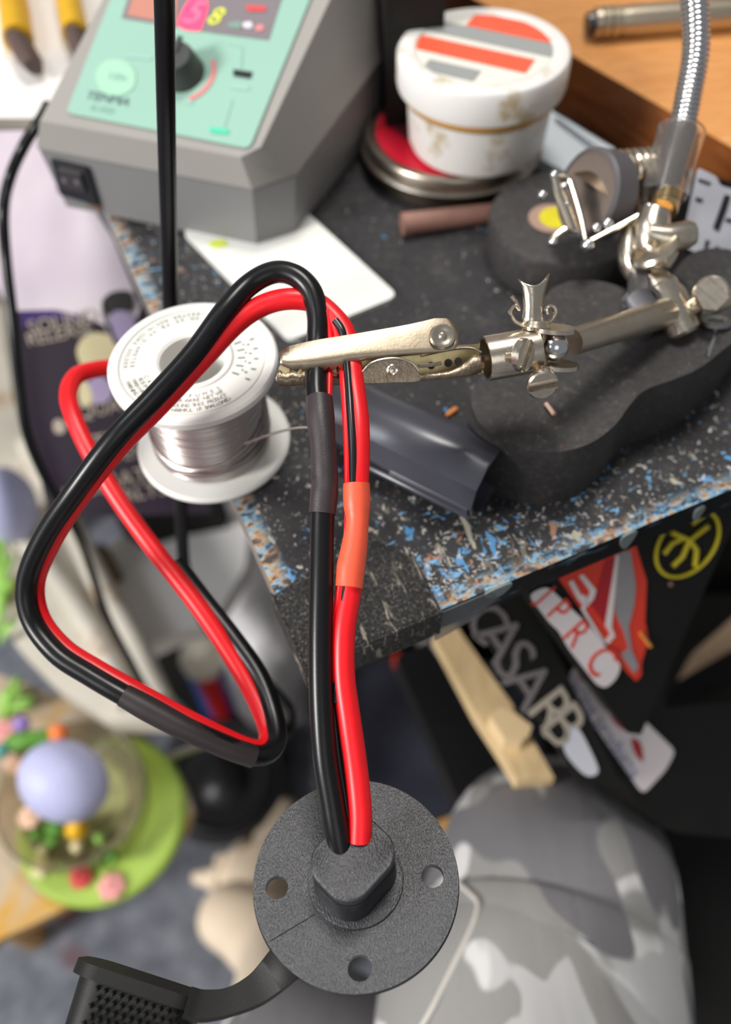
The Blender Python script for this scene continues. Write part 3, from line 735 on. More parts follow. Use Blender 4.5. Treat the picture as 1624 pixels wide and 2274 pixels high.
# ================================================================ HELPING HAND
hh = root('helping_hand', T(1380, 880), 'soldering helping hand: lobed black cast iron base, nickel arms, crocodile clips and gooseneck', 'helping hand')
hB = .0300
outl = [(1046, 885), (1062, 935), (1105, 972), (1165, 996), (1240, 1003), (1310, 985), (1365, 945), (1395, 905), (1430, 868), (1490, 845), (1545, 822), (1590, 790), (1650, 735), (1700, 640), (1640, 560), (1540, 560), (1470, 640), (1425, 668), (1385, 640), (1330, 624), (1270, 624), (1222, 645), (1196, 690), (1190, 740), (1160, 790), (1100, 815), (1062, 845)]
top = smooth_poly([T(u, v, hB) for u, v in outl], 4)
bm = B(); prism(bm, top, (0, 0, -hB)); finish(bm, 'iron_base', 'iron', hh, bevel=.0018, bseg=3)
# clip plane
A0 = P(620, 800, .250); A1 = P(1165, 790, .2600)
cN = (-(ray(880, 800))).normalized(); xd = (A1 - A0).normalized(); cN = (cN - xd * cN.dot(xd)).normalized()
def CL(u, v, n=0.): return ON(u, v, A0 + cN * n, cN)
ac = None
bm = B()
# upper jaw as a folded sheet: far rim, top face, crease, tooth side
st_ = []
xs = [622, 630, 645] + [660 + 10 * i for i in range(0, 12)] + [790, 820, 850, 880, 910, 940, 965, 990, 1008, 1018]
def ip(x, tab):
    for (a, b), (c, d) in zip(tab, tab[1:]):
        if x <= c: return b + (d - b) * max(0, (x - a)) / (c - a)
    return tab[-1][1]
far = [(620, 786), (640, 770), (700, 757), (800, 741), (900, 724), (945, 714), (975, 706), (1000, 710), (1014, 722), (1022, 742)]
crs = [(620, 802), (645, 805), (700, 800), (780, 788), (850, 782), (940, 777), (985, 776), (1008, 770), (1022, 752)]
low = [(622, 808), (640, 818), (700, 822), (760, 816), (800, 800), (850, 796), (940, 786), (985, 782), (1008, 770), (1018, 756)]
for i, x in enumerate(xs):
    f, c, l = ip(x, far), ip(x, crs), ip(x, low)
    if 650 <= x <= 772: l += (7 if i % 2 else -5)
    mid = (f + c) / 2
    sec = [CL(x, f + 10, -.0046), CL(x, f + 3, -.0042), CL(x, f, -.0032), CL(x, mid - 4, -.0014), CL(x, c - 6, -.0004), CL(x, c, 0), CL(x, c + 4, .0), CL(x, max(l, c + 5), -.0004)]
    st_.append([bm.verts.new(p) for p in sec])
for a, b in zip(st_, st_[1:]):
    for k in range(len(a) - 1): bm.faces.new((a[k], a[k + 1], b[k + 1], b[k]))
clip = finish(bm, 'crocodile_clip', 'jaw_metal', hh, solid=.0005, sharp=50)
ca = CL(984, 746, .0004)
bm = B(); lathe(bm, [(.0040, -.0006), (.0036, .0002), (.0028, .0003), (.0020, -.0001), (.0012, -.0001), (.0007, .0004), (0, .0005)], frame(ca, xd, (cN + up * .25).normalized()), 28); finish(bm, 'thumb_dimple', 'nickel', clip)
# teeth inner rust
bm = B()
for i in range(9):
    x = 640 + i * 13
    prism(bm, [CL(x, 812, -.0100), CL(x + 13, 811, -.0100), CL(x + 6.5, 828, -.0100)], cN * .0005)
finish(bm, 'far_teeth', mat('rusty_teeth', L(110, 78, 50), .5, .8, var=.4, vs=900, bump=.5, bs=2000), clip)
# lower jaw
bm = B(); rows = []
lt_ = [(612, 838, 842), (616, 824, 850)] + [(622 + i * 14, 826 + (6 if i % 2 else -4), 858 - i * .4) for i in range(11)] + [(785, 832, 853), (800, 828, 852), (812, 815, 852), (822, 808, 851), (835, 801, 851), (852, 797, 850), (872, 796, 849), (890, 798, 848), (905, 803, 847), (922, 818, 846), (932, 832, 846), (965, 829, 843), (1000, 824, 840), (1020, 815, 837), (1040, 800, 836), (1052, 788, 834), (1066, 788, 828), (1076, 792, 815)]
for x, a, b in lt_:
    n_ = -.0096 if x < 790 else (-.0096 + .0086 * min(1, (x - 790) / 28))
    rows.append([bm.verts.new(CL(x, a, n_)), bm.verts.new(CL(x, (a + b) / 2, n_ + .0002)), bm.verts.new(CL(x, b, n_))])
for a, b in zip(rows, rows[1:]):
    for k in range(2): bm.faces.new((a[k], a[k + 1], b[k + 1], b[k]))
finish(bm, 'lower_jaw', 'nickel_dark', clip, solid=.0005, sharp=8)
bm = B(); prism(bm, smooth_poly([CL(u, v, .0002) for u, v in ((802, 850), (806, 828), (822, 808), (848, 798), (874, 795), (902, 801), (922, 818), (932, 845), (870, 849))], 4), -cN * .0006); finish(bm, 'pivot_plate', 'nickel_dark', clip)
bm = B()
lo2 = [(620, 815)] + [(626 + i * 13, 812 + (6 if i % 2 else -4)) for i in range(11)] + [(800, 800), (900, 790), (1000, 768), (1062, 764), (1078, 786), (1074, 830), (1000, 834), (800, 846), (640, 850), (616, 836)]
prism(bm, [CL(u, v, -.0112) for u, v in lo2], -cN * .0004)
finish(bm, 'back_wall', mat('golden_nickel', L(214, 196, 150), .3, 1., var=.15, vs=300), clip, smooth=False)
for u, v, r in ((958, 812, .0012), (996, 806, .0013), (1018, 802, .0012)):
    bm = B(); lathe(bm, [(0, 0), (r, 0), (r, .0002), (0, .0002)], axis(CL(u, v, -.0111), cN), 16); finish(bm, 'hole_shade_disc', 'iron', clip)  # dark discs paint the shade inside the holes of the channel
bm = B()
fl = [CL(615, 850, -.0096), CL(660, 858, -.0096), CL(785, 853, -.0096), CL(815, 852, -.0020), CL(850, 850, -.0010), CL(1000, 840, -.0010), CL(1060, 834, -.0010)]
fl2 = [CL(620, 844, -.0112), CL(660, 850, -.0112), CL(785, 846, -.0112), CL(815, 844, -.0112), CL(850, 842, -.0112), CL(1000, 834, -.0112), CL(1062, 830, -.0112)]
va = [bm.verts.new(p) for p in fl]; vb = [bm.verts.new(p) for p in fl2]
for i in range(6): bm.faces.new((va[i], va[i + 1], vb[i + 1], vb[i]))
finish(bm, 'jaw_floor', 'nickel_dark', clip, solid=.0004)
bm = B(); pts = [(CL(805, 826, .0004), .0004), (CL(822, 808, .0004), .0004), (CL(850, 798, .0004), .0004), (CL(885, 796, .0004), .0004), (CL(915, 806, .0004), .0004), (CL(930, 822, .0004), .0004)]
tube(bm, spline(pts, 5), 8); finish(bm, 'pivot_rim', 'nickel', clip)
bm = B(); lathe(bm, [(.0018, 0), (.0018, .0004), (.0014, .0007), (.0010, .0003), (.0006, .0003), (0, .0007)], frame(CL(872, 822, .0003), xd, cN), 20); finish(bm, 'rivet', 'nickel', clip)
bm = B(); tube(bm, spline([(CL(930, 812, -.0030), .0006), (CL(955, 811, -.0032), .0006), (CL(980, 806, -.0034), .0006)], 4), 8); finish(bm, 'spring_arm', 'nickel', clip)
bm = B(); tube(bm, spline([(CL(935, 790, -.003), .0009), (CL(1000, 775, -.0035), .0012), (CL(1045, 772, -.003), .0010), (CL(1070, 782, -.002), .0010)], 5), 10, flat=.5); finish(bm, 'jaw_strap', 'nickel', clip)
# collar
c0 = CL(1078, 797, -.004); c1 = CL(1192, 777, -.004); cz = (c1 - c0).normalized(); cmx = frame(c0, cN, cz); cLn = (c1 - c0).length
bm = B(); lathe(bm, [(.0060, 0), (.0069, 0), (.0070, .0004), (.0070, cLn), (.0060, cLn), (.0060, .0)], cmx, 40)
lathe(bm, [(0, cLn - .001), (.0061, cLn - .001)], cmx, 40)
finish(bm, 'collar', 'nickel', hh)
def screw(u, v, n, r, facing, slotdir, name='slotted_screw', shaft=None, h=.0022, mt='nickel'):
    c = CL(u, v, n); fx = V(facing).normalized(); m = frame(c, slotdir, fx)
    bm = B(); k = .16
    lathe(bm, [(0, -h), (r * .9, -h), (r, -h * .8), (r, -h * .1), (r * .9, h * .15), (0, h * .22)], m, 32)
    o = finish(bm, name, mt, hh)
    bm = B()
    for s in (-1, 1): box(bm, m, -r * .92, r * .92, s * r * .24 - r * .05, s * r * .24 + r * .05, h * .16, h * .42)
    finish(bm, 'slot_lip', mt, o, bevel=.0001, bseg=1)
    bm = B(); box(bm, m, -r * .93, r * .93, -r * .17, r * .17, h * .19, h * .235); finish(bm, 'slot', 'nickel_dark', o, smooth=False)
    if shaft:
        e = CL(*shaft); d = (e - c); pts = []
        nn = 16
        for i in range(nn): pts.append((c + d * i / nn - fx * h * .5, r * .40 * (1 if i % 2 else .84)))
        bm = B(); tube(bm, pts, 16); finish(bm, 'threaded_shaft', mt, o, sharp=20)
    return o
screw(1168, 789, .0062, .0050, cN * .72 + xd * .62 - up * .1, up * .9 + xd * .45, shaft=(1128, 793, .002))
screw(1206, 856, .0035, .0048, cN * .85 - up * .5, xd + up * .28, shaft=(1206, 826, -.002))
# ball joint
bm = B(); ball(bm, CL(1232, 770, -.002), .0044); finish(bm, 'ball_joint', 'chrome', hh)
for (u0, v0, u1, v1) in ((1182, 744, 1278, 727), (1192, 826, 1284, 806)):
    a = CL(u0, v0, -.002); b = CL(u1, v1, -.002); mid = (a + b) / 2; pl = frame(mid, b - a, (up * .93 + cN * .42)); hl = (b - a).length / 2
    bm = B(); q = [pl @ V((hl * math.cos(t), .0052 * math.sin(t), 0)) for t in [2 * math.pi * k / 32 for k in range(32)]]
    prism(bm, q, pl.to_3x3() @ V((0, 0, .0013))); finish(bm, 'clamp_plate', 'nickel', hh, bevel=.0003)
bm = B(); tube(bm, [(CL(1206, 742, -.002), .0016), (CL(1206, 815, -.002), .0016)], 14); finish(bm, 'clamp_bolt', 'nickel_dark', hh)
# wing nut
bm = B(); rows = []
for j, (v, hw, cv) in enumerate(((624, 34, .0018), (636, 29, .0018), (655, 23, .0019), (680, 20, .0020), (705, 23, .0021), (725, 27, .0022))):
    row = []
    for k in range(9):
        s = -1 + 2 * k / 8; cx = 1186 - (v - 624) * .02
        lift = (10 - 26 * abs(s) ** 2 * (1 if s > 0 else .55)) if j == 0 else (3 - 10 * s * s if j == 1 else 0)
        row.append(bm.verts.new(CL(cx + s * hw, v + lift, -.003 + cv * (1 - s * s))))
    rows.append(row)
for a, b in zip(rows, rows[1:]):
    for k in range(8): bm.faces.new((a[k], a[k + 1], b[k + 1], b[k]))
wn = finish(bm, 'wing_nut', 'nickel', hh, solid=.0006, sharp=60)
for pts in (((1160, 722), (1142, 712), (1134, 694), (1144, 680), (1152, 690), (1146, 672), (1136, 658)), ((1206, 722), (1224, 712), (1234, 694), (1226, 680), (1214, 686), (1216, 698))):
    bm = B(); tube(bm, spline([(CL(u, v, -.003), .0011) for u, v in pts], 5), 10, flat=.6); finish(bm, 'wing', 'nickel', wn)
bm = B(); lathe(bm, [(0, 0), (.0040, 0), (.0044, .0010), (.0034, .0028), (0, .0030)], frame(CL(1188, 732, -.003), xd, up * .93 + cN * .3), 24); finish(bm, 'nut_hub', 'nickel', wn)
# rod
ra = CL(1236, 770, -.003); rb2 = P(1478, 695, .305)
bm = B(); tube(bm, [(ra + (rb2 - ra) * .12, .0043), (rb2, .0053)], 24); finish(bm, 'arm_rod', 'rod', hh, bevel=0)
D2 = .308
def H(u, v, d=D2): return P(u, v, d)
bm = B(); tube(bm, [(H(1462, 628), .0050), (H(1466, 634), .0062), (H(1518, 738), .0062), (H(1521, 744), .0050)], 24); finish(bm, 'cross_clamp', 'nickel', hh)
bm = B(); tube(bm, [(H(1440, 605, .318), .0030), (H(1452, 632, .314), .0066), (H(1486, 668, .310), .0070), (H(1506, 700, .310), .0062)], 24); finish(bm, 'clamp_body', 'nickel', hh)
bm = B(); tube(bm, [(H(1520, 690, .310), .0035), (H(1560, 668, .302), .0034)], 18); finish(bm, 'clamp_shaft', 'nickel', hh)
def pscrew(u, v, d, r, face, sdir, h=.003):
    c = P(u, v, d); m = frame(c, sdir, face); bm = B(); lathe(bm, [(0, -h), (r * .9, -h), (r, -h * .8), (r, 0), (r * .88, h * .25), (0, h * .3)], m, 32); o = finish(bm, 'slotted_screw', 'nickel', hh)
    for s in (-1, 1):
        bm = B(); box(bm, m, -r * .85, r * .85, s * r * .36 - r * .14, s * r * .36 + r * .14, h * .2, h * .75); finish(bm, 'slot_lip', 'nickel', o, bevel=.0001, bseg=1)
    return o
back = -fw
pscrew(1580, 652, .300, .0062, back * .85 - rt * .35 - up * .25, rt * .75 - up * .65)
bm = B(); tube(bm, [(H(1540, 690, .315), .0042), (H(1700, 650, .330), .0044)], 20); finish(bm, 'arm_rod', 'rod', hh)
ec_ = P(1590, 716, .312)
bm = B(); em = frame(ec_, rt, back * .6 + up * .8)
tube(bm, [(em @ V((.0046 * math.cos(t), .0036 * math.sin(t), 0)), .0014) for t in [2 * math.pi * k / 28 for k in range(28)]], 10, closed=True); finish(bm, 'eyelet', mat('dull_zinc', L(160, 160, 158), .3, 1.), hh)
bm = B(); tube(bm, [(P(1590, 735, .312), .0010), (T(1570, 795, hB), .0010)], 10); finish(bm, 'thin_pin', 'chrome', hh)
# posts
bm = B(); bp = T(1408, 730, hB); tube(bm, [(bp, .0070), (bp + V((0, 0, .012)), .0070), (bp + V((0, 0, .0125)), .0052), (P(1425, 600, .325), .0048)], 22); finish(bm, 'post', mat('grey_post_metal', L(120, 118, 122), .4, .8), hh)
# second arm
bm = B(); tube(bm, spline([(P(1412, 500, .322), .0042), (P(1402, 540, .322), .0048), (P(1405, 585, .322), .0050), (P(1428, 615, .322), .0046), (P(1452, 622, .320), .0040)], 6), 18); finish(bm, 'bracket', 'nickel', hh)
bm = B(); tube(bm, spline([(P(1455, 470, .318), .0060), (P(1445, 510, .318), .0072), (P(1452, 545, .318), .0075), (P(1470, 572, .318), .0068), (P(1490, 585, .318), .0045)], 6), 22); finish(bm, 'clamp_body', 'nickel', hh)
bm = B(); tube(bm, [(P(1440, 520, .312), .0040), (P(1478, 530, .312), .0052), (P(1530, 520, .312), .0050), (P(1542, 518, .312), .0040)], 20); finish(bm, 'cross_clamp', 'nickel', hh)
cc_ = P(1455, 560, .311); bm = B(); lathe(bm, [(.0030, 0), (.0090, -.0006), (.0094, .0008), (.0085, .0020), (.0030, .0024)], frame(cc_, rt, back * .5 + up * .6 - rt * .5), 30, close=True); finish(bm, 'washer', 'nickel', hh)
pscrew(1440, 592, .315, .0048, back * .5 - up * .3 - rt * .6, up)
bm = B(); tube(bm, [(P(1495, 400, .325), .0048), (P(1470, 470, .318), .0056)], 18); finish(bm, 'socket', mat('warm_nickel', L(226, 200, 150), .25, 1.), hh)
# spring coil
s0 = P(1375, 380, .330); s1 = P(1498, 368, .330); sd = (s1 - s0); spts = []
sa = sd.normalized(); so = sa.orthogonal().normalized(); sb = sa.cross(so)
for i in range(0, 8 * 16 + 1):
    q = i / 16 * 2 * math.pi; spts.append((s0 + sd * i / 128 + (so * math.cos(q) + sb * math.sin(q)) * .0066, .0013))
bm = B(); tube(bm, spts, 8); finish(bm, 'spring_coil', 'nickel', hh)
bm = B(); tube(bm, [(s0, .0048), (s1, .0048)], 16); finish(bm, 'spring_core', 'nickel_dark', hh)
# dark round end
rc = P(1318, 430, .330); ra_ = (rt * -.86 + back * .50 - up * .06).normalized(); rm = frame(rc, up, ra_)
bm = B(); lathe(bm, [(0, -.008), (.0150, -.008), (.0166, -.0068), (.0166, .0030), (.0156, .0042), (.0150, .0042)], rm, 44); finish(bm, 'rubber_ring', 'lens_ring', hh)
bm = B(); lathe(bm, [(0, .0036), (.0151, .0036), (.0151, .0030), (0, .0030)], rm, 44, close=True); finish(bm, 'ring_face', 'lens_face', hh)
bm = B(); tube(bm, [(rc - ra_ * .008, .0166), (P(1385, 385, .330), .0085)], 30, cap=True); finish(bm, 'ring_cone', mat('brown_nickel', L(150, 130, 112), .3, 1.), hh)
# second crocodile clip, thin bent jaws
bm = B()
for pts, r in ((((1238, 392), (1262, 398), (1275, 430), (1292, 490), (1302, 540)), .0021), (((1302, 540), (1340, 520), (1400, 488), (1440, 466), (1448, 462)), .0022), (((1236, 395), (1245, 430), (1262, 470), (1276, 510)), .0030)):
    tube(bm, spline([(P(u, v, .318), r) for u, v in pts], 6), 12, flat=.55)
clip2 = finish(bm, 'crocodile_clip', 'nickel', hh)
bm = B()
for u, v, r in ((1305, 545, .0026), (1232, 388, .0018), (1205, 433, .0018), (1255, 412, .0014), (1258, 455, .0013), (1325, 505, .0018), (1350, 496, .0022), (1228, 538, .0018), (1440, 462, .0022)):
    ball(bm, P(u, v, .317), r, su=12, sv=8)
finish(bm, 'rivet_head', 'chrome', clip2)
bm = B(); tube(bm, spline([(P(1222, 542, .319), .0014), (P(1240, 520, .319), .0014), (P(1262, 508, .319), .0014), (P(1285, 512, .319), .0014)], 5), 8); finish(bm, 'toothed_jaw', 'nickel', clip2)
# inner metal leg of gooseneck + clear tube + flexible neck
gA = P(1482, 410, .322); gB = P(1515, 285, .322)
bm = B(); tube(bm, [(P(1470, 452, .322), .0052), (gB, .0058)], 26, cap=False); finish(bm, 'inner_sleeve', mat('streaked_steel', L(150, 146, 146), .22, 1., var=.4, vs=30), hh)
bm = B(); dd = (gB - gA).normalized(); gm = axis(gA, dd); gl = (gB - gA).length
lathe(bm, [(.0082, -.004), (.0088, -.004), (.0088, gl - .0005), (.0084, gl), (.0078, gl - .0005), (.0080, -.004)], gm, 36); finish(bm, 'clear_tubing', 'tubing', hh)
neck = spline([(P(1512, 300, .322), .0049), (P(1530, 210, .318), .0049), (P(1546, 110, .312), .0049), (P(1542, 0, .306), .0049), (P(1525, -120, .300), .0049)], 60)
# ribbed: resample radius
acc = 0; nk = [neck[0]]
dens = []
for i in range(len(neck) - 1):
    for k in range(4):
        t = k / 4; dens.append((neck[i][0].lerp(neck[i + 1][0], t), acc + (neck[i + 1][0] - neck[i][0]).length * t))
    acc += (neck[i + 1][0] - neck[i][0]).length
pts = [(p, .0046 + .00042 * abs(math.sin(s / .0017 * math.pi))) for p, s in dens]
bm = B(); tube(bm, pts, 20); finish(bm, 'gooseneck', 'chrome', hh, sharp=60)

# ================================================================ POWER SOCKET AND ITS TWIN LEAD
fc = P(790, 1952, .2420)
axn = (zz * .97 + (CL(705, 850) - fc).normalized() * .13); axn.normalize()
fm = frame(fc, rt, axn)
ps = root('power_socket_lead', fc - axn * .02, 'round black flanged power socket on a red and black twin lead with shrink sleeves', 'power socket')
RF = .0290
def disc_with_holes(bm, m, R, holes, z0, z1, rim=.0007, seg=96):
    import mathutils
    outer = [V((R * math.cos(2 * math.pi * k / seg), R * math.sin(2 * math.pi * k / seg))) for k in range(seg)]
    loops = [outer] + [[V((hx + hr * math.cos(-2 * math.pi * k / 32), hy + hr * math.sin(-2 * math.pi * k / 32))) for k in range(32)] for hx, hy, hr in holes]
    vs = [p for l in loops for p in l]; ed = []; s = 0
    for l in loops:
        ed += [(s + i, s + (i + 1) % len(l)) for i in range(len(l))]; s += len(l)
    co, e2, fs, *_ = mathutils.geometry.delaunay_2d_cdt(vs, ed, [], 2, 1e-7)
    def keep(f):
        c = sum((co[i] for i in f), V((0, 0))) / len(f)
        return c.length < R and all((c - V((hx, hy))).length > hr * .98 for hx, hy, hr in holes)
    fs = [f for f in fs if keep(f)]
    tv = [bm.verts.new(m @ V((p.x, p.y, z1))) for p in co]; bv = [bm.verts.new(m @ V((p.x, p.y, z0))) for p in co]
    from collections import Counter
    cnt = Counter()
    for f in fs:
        bm.faces.new([tv[i] for i in f]); bm.faces.new([bv[i] for i in f][::-1])
        for i in range(len(f)): cnt[tuple(sorted((f[i], f[(i + 1) % len(f)])))] += 1
    for (i, j), c in cnt.items():
        if c == 1: bm.faces.new((tv[i], tv[j], bv[j], bv[i]))
def fl2d(u, v):
    p = fm.inverted() @ ON(u, v, fc, axn); return p.x, p.y
holes = [(*fl2d(615, 1971), .0032), (*fl2d(961, 1945), .0032), (*fl2d(799, 2150), .0033), (-fl2d(799, 2150)[0] * .9, -fl2d(799, 2150)[1] * .93, .0032)]
bm = B(); disc_with_holes(bm, fm, RF, holes, -.0026, 0); finish(bm, 'flange', 'flange', ps, bevel=0, sharp=40)
bm = B(); lathe(bm, [(RF - .0012, -.0004), (RF, -.0008), (RF + .0003, -.0016), (RF, -.0026), (RF - .0012, -.0028)], fm, 96); finish(bm, 'flange_rim', 'plastic_black', ps)
# stepped boss
def stad(m, lx, ly, z, r, ang, n=10):
    # rounded rectangle ring
    pts = []
    for sx, sy, a0 in ((1, 1, 0), (-1, 1, 90), (-1, -1, 180), (1, -1, 270)):
        for k in range(n + 1):
            a = math.radians(a0 + 90 * k / n); pts.append((sx * (lx - r) + r * math.cos(a), sy * (ly - r) + r * math.sin(a)))
    R = Matrix.Rotation(math.radians(ang), 2)
    return [m @ V((*(R @ V(p)), z)) for p in pts]
bm = B(); lathe(bm, [(.0136, 0), (.0134, .0009), (.0124, .0012), (0, .0012)], fm, 72); finish(bm, 'boss_step', 'flange', ps)
def stack(rings, name, mt, top=True):
    bm = B(); rr = [[bm.verts.new(p) for p in r] for r in rings]; n = len(rr[0])
    for a, b in zip(rr, rr[1:]):
        for k in range(n): bm.faces.new((a[k], a[(k + 1) % n], b[(k + 1) % n], b[k]))
    bm.faces.new(rr[-1]); bm.faces.new(rr[0][::-1])
    return finish(bm, name, mt, ps, sharp=40)
BA = 46
stack([stad(fm, .0112, .0094, .0010, .0070, BA), stad(fm, .0108, .0092, .0120, .0070, BA), stad(fm, .0106, .0090, .0123, .0068, BA)], 'boss', 'plastic_black')
stack([stad(fm, .0104, .0088, .0122, .0066, BA), stad(fm, .0104, .0088, .0145, .0066, BA), stad(fm, .0108, .0092, .0147, .0068, BA), stad(fm, .0108, .0092, .0176, .0068, BA), stad(fm, .0104, .0088, .0180, .0066, BA)], 'boss_collar', 'flange')
bm = B(); lathe(bm, [(.0120, -.0200), (.0125, -.0026), (0, -.0026)], fm, 48); lathe(bm, [(0, -.0200), (.0120, -.0200)], fm, 48); finish(bm, 'socket_barrel', 'plastic_black', ps)
# weld line ribs on the flange
bm = B()
tube(bm, [(ON(600, 2090, fc + axn * .0001, axn) + (ON(765, 2010, fc, axn) - ON(600, 2090, fc, axn)) * 0, .00012), (ON(700, 2030, fc + axn * .0001, axn), .00012)], 6)
finish(bm, 'mould_line', 'plastic_black', ps)
# strap and dust cap
sps = [(ON(672, 2098, fc - axn * .0016, axn), .0052), (ON(650, 2120, fc - axn * .0016, axn), .0053), (ON(628, 2144, fc - axn * .0016, axn), .0052), (P(572, 2196, .2290), .0042), (P(508, 2226, .2275), .0036), (P(450, 2234, .2270), .0040), (P(415, 2226, .2268), .0040)]
bm = B()
ctr = spline(sps, 8); ringv = []
for i, (p, r) in enumerate(ctr):
    t = (ctr[min(i + 1, len(ctr) - 1)][0] - ctr[max(i - 1, 0)][0]).normalized()
    tw = max(0, min(1, (i - 16) / 28.0))
    nn = (axn * (1 - tw * .45) + (up * 1.0) * tw * .35).normalized(); nn = (nn - t * nn.dot(t)).normalized(); bb = t.cross(nn)
    hw = r; ht = .0009
    ringv.append([bm.verts.new(p + bb * x * hw + nn * y * ht) for x, y in ((-1, -.7), (-1, .7), (-.92, 1), (.92, 1), (1, .7), (1, -.7), (.92, -1), (-.92, -1))])
for a, b in zip(ringv, ringv[1:]):
    for k in range(8): bm.faces.new((a[k], a[(k + 1) % 8], b[(k + 1) % 8], b[k]))
bm.faces.new(ringv[0][::-1]); bm.faces.new(ringv[-1])
finish(bm, 'cap_strap', 'rubber', ps)
# dust cap: lid slab seen on edge plus ribbed block below
kd0 = P(158, 2144, .232); kd1 = P(450, 2240, .2285)
kx = (kd1 - kd0).normalized(); kn = (up * .88 + fw * .43); kn = (kn - kx * kn.dot(kx)).normalized(); ky = kn.cross(kx)
kc_ = (kd0 + kd1) / 2; km2 = frame(kc_, kx, kn); hl = (kd1 - kd0).length / 2
bm = B(); rl = [stad(km2, hl + .0005, .0125, z, .0085, 0) for z in (-.0016, .0018)]
sgn = -1 if (km2.to_3x3() @ V((0, 1, 0))).dot(fw) < 0 else 1
sh = Matrix.Translation(km2.to_3x3() @ V((0, sgn * .0110, 0)))
loft(bm, [sh @ p for p in rl[0]], [sh @ p for p in rl[1]]); cap_ = finish(bm, 'dust_cap', 'rubber', ps, bevel=.0005)
bm = B(); b0 = [sh @ p for p in stad(km2, hl - .0015, .0108, -.0014, .0075, 0)]; b1 = [sh @ (p) for p in stad(km2, hl - .0025, .0100, -.0150, .0070, 0)]
loft(bm, b0, b1); finish(bm, 'plug_block', 'rubber', cap_, bevel=.0004)
# pyramids on the camera side of the block
bm = B(); ys = -sgn * (.0106) + sgn * .0110
yy = V((0, 1, 0)) * (-sgn)
for j in range(6):
    for i in range(15):
        x = -hl * .52 + i * .00225 + (j % 2) * .0011; z = -.0030 - j * .0021
        if x > hl * .88: continue
        yb = ys - (-.0008 if sgn < 0 else .0008) * ((-z - .0014) / .0136) * 1.0
        q = [km2 @ V((x + dx, yb, z + dz)) for dx, dz in ((-.0009, 0), (0, .0009), (.0009, 0), (0, -.0009))]
        tip = km2 @ (V((x, yb, z)) + yy * .0010)
        vv = [bm.verts.new(p) for p in q]; tv_ = bm.verts.new(tip)
        for k in range(4): bm.faces.new((vv[k], vv[(k + 1) % 4], tv_))
finish(bm, 'grip_pyramids', 'rubber', cap_, smooth=False)

# ---- wires
WR = .0034
def W(lst, r=WR): return [(P(u, v, d), (x[0] if x else r)) for u, v, d, *x in lst]
boss_z = .0118
bx = fm @ V((0, 0, boss_z))
bpath = [(762, 1915, .2325), (750, 1850, .2320), (738, 1780, .2325), (722, 1680, .2335), (714, 1560, .2350), (712, 1430, .2370), (714, 1300, .2395), (716, 1180, .2422), (719, 1060, .2443), (714, 960, .2470), (704, 880, .2515), (703, 840, .2540), (704, 800, .2570), (706, 755, .2590), (706, 700, .2600), (690, 645, .2610), (655, 612, .2620), (608, 605, .2630), (555, 632, .2630), (500, 690, .2600), (430, 785, .2580), (340, 885, .2560), (255, 975, .2560), (175, 1080, .2600), (100, 1190, .2680), (60, 1290, .2740), (70, 1375, .2760), (125, 1450, .2740), (200, 1500, .2720), (290, 1552, .2700), (400, 1610, .2700), (500, 1655, .2730), (560, 1676, .2760), (596, 1672, .2790), (615, 1640, .2840), (606, 1580, .2900), (575, 1500, .2960), (520, 1420, .3010), (450, 1330, .3060), (390, 1250, .3090)]
bw = W(bpath, .0034)
bm = B(); tube(bm, spline(bw, 9), 18); finish(bm, 'black_wire', 'wire_black', ps)
rpath = [(799, 1868, .2325), (800, 1800, .2330), (790, 1700, .2345), (776, 1600, .2355), (763, 1500, .2370), (764, 1400, .2385), (779, 1300, .2405), (788, 1200, .2420), (793, 1090, .2440), (797, 1000, .2465), (795, 930, .2490), (786, 860, .2530), (780, 810, .2565), (768, 745, .2595), (742, 705, .2610), (700, 672, .2630), (640, 664, .2630), (580, 680, .2640), (520, 722, .2630), (440, 808, .2610), (350, 903, .2600), (265, 990, .2600), (185, 1090, .2640), (118, 1195, .2720), (78, 1290, .2780), (88, 1370, .2800), (140, 1438, .2780), (215, 1487, .2760), (300, 1535, .2750), (400, 1590, .2750), (500, 1640, .2770), (560, 1664, .2790), (588, 1660, .2820), (596, 1625, .2880), (572, 1560, .2930), (520, 1465, .2980), (440, 1345, .3020), (350, 1230, .3060), (270, 1120, .3090), (205, 1015, .3120), (165, 930, .3160), (152, 875, .3220), (170, 835, .3290), (215, 820, .3360), (265, 815, .3420)]
bm = B(); rw_ = spline(W(rpath, .0033), 9)
tube(bm, rw_, 18, stripe=((11, ), 1) if False else None); finish(bm, 'red_wire', 'wire_red', ps)
# black strand with thin red edge beside the red wire (striped twin)
sp1 = [(745, 712, .2578), (760, 735, .2568), (768, 775, .2560), (773, 830, .2522), (778, 900, .2478), (783, 980, .2444), (785, 1060, .2424), (784, 1100, .2420)]
bm = B(); tube(bm, spline(W(sp1, .00125), 8), 12); finish(bm, 'black_stripe_strand', 'stripe', ps)
sp2 = [(735, 700, .2590), (748, 740, .2580), (758, 800, .2568), (764, 860, .2520), (769, 940, .2480), (772, 1020, .2455), (773, 1100, .2440)]
bm = B(); tube(bm, spline(W(sp2, .0011), 8), 12); finish(bm, 'thin_red_strand', 'wire_red', ps)
sp3 = [(728, 690, .2590), (734, 760, .2580), (732, 830, .2545), (730, 900, .2510)]
bm = B(); tube(bm, spline(W(sp3, .0010), 8), 12); finish(bm, 'thin_red_strand', 'wire_red', ps)
sp4 = [(768, 1300, .2385), (760, 1360, .2375), (752, 1450, .2362), (746, 1560, .2350)]
bm = B(); tube(bm, spline(W(sp4, .0010), 8), 12); finish(bm, 'black_stripe_strand', 'stripe', ps)
sp5 = [(756, 1300, .2395), (748, 1370, .2388), (742, 1450, .2380), (740, 1540, .2375)]
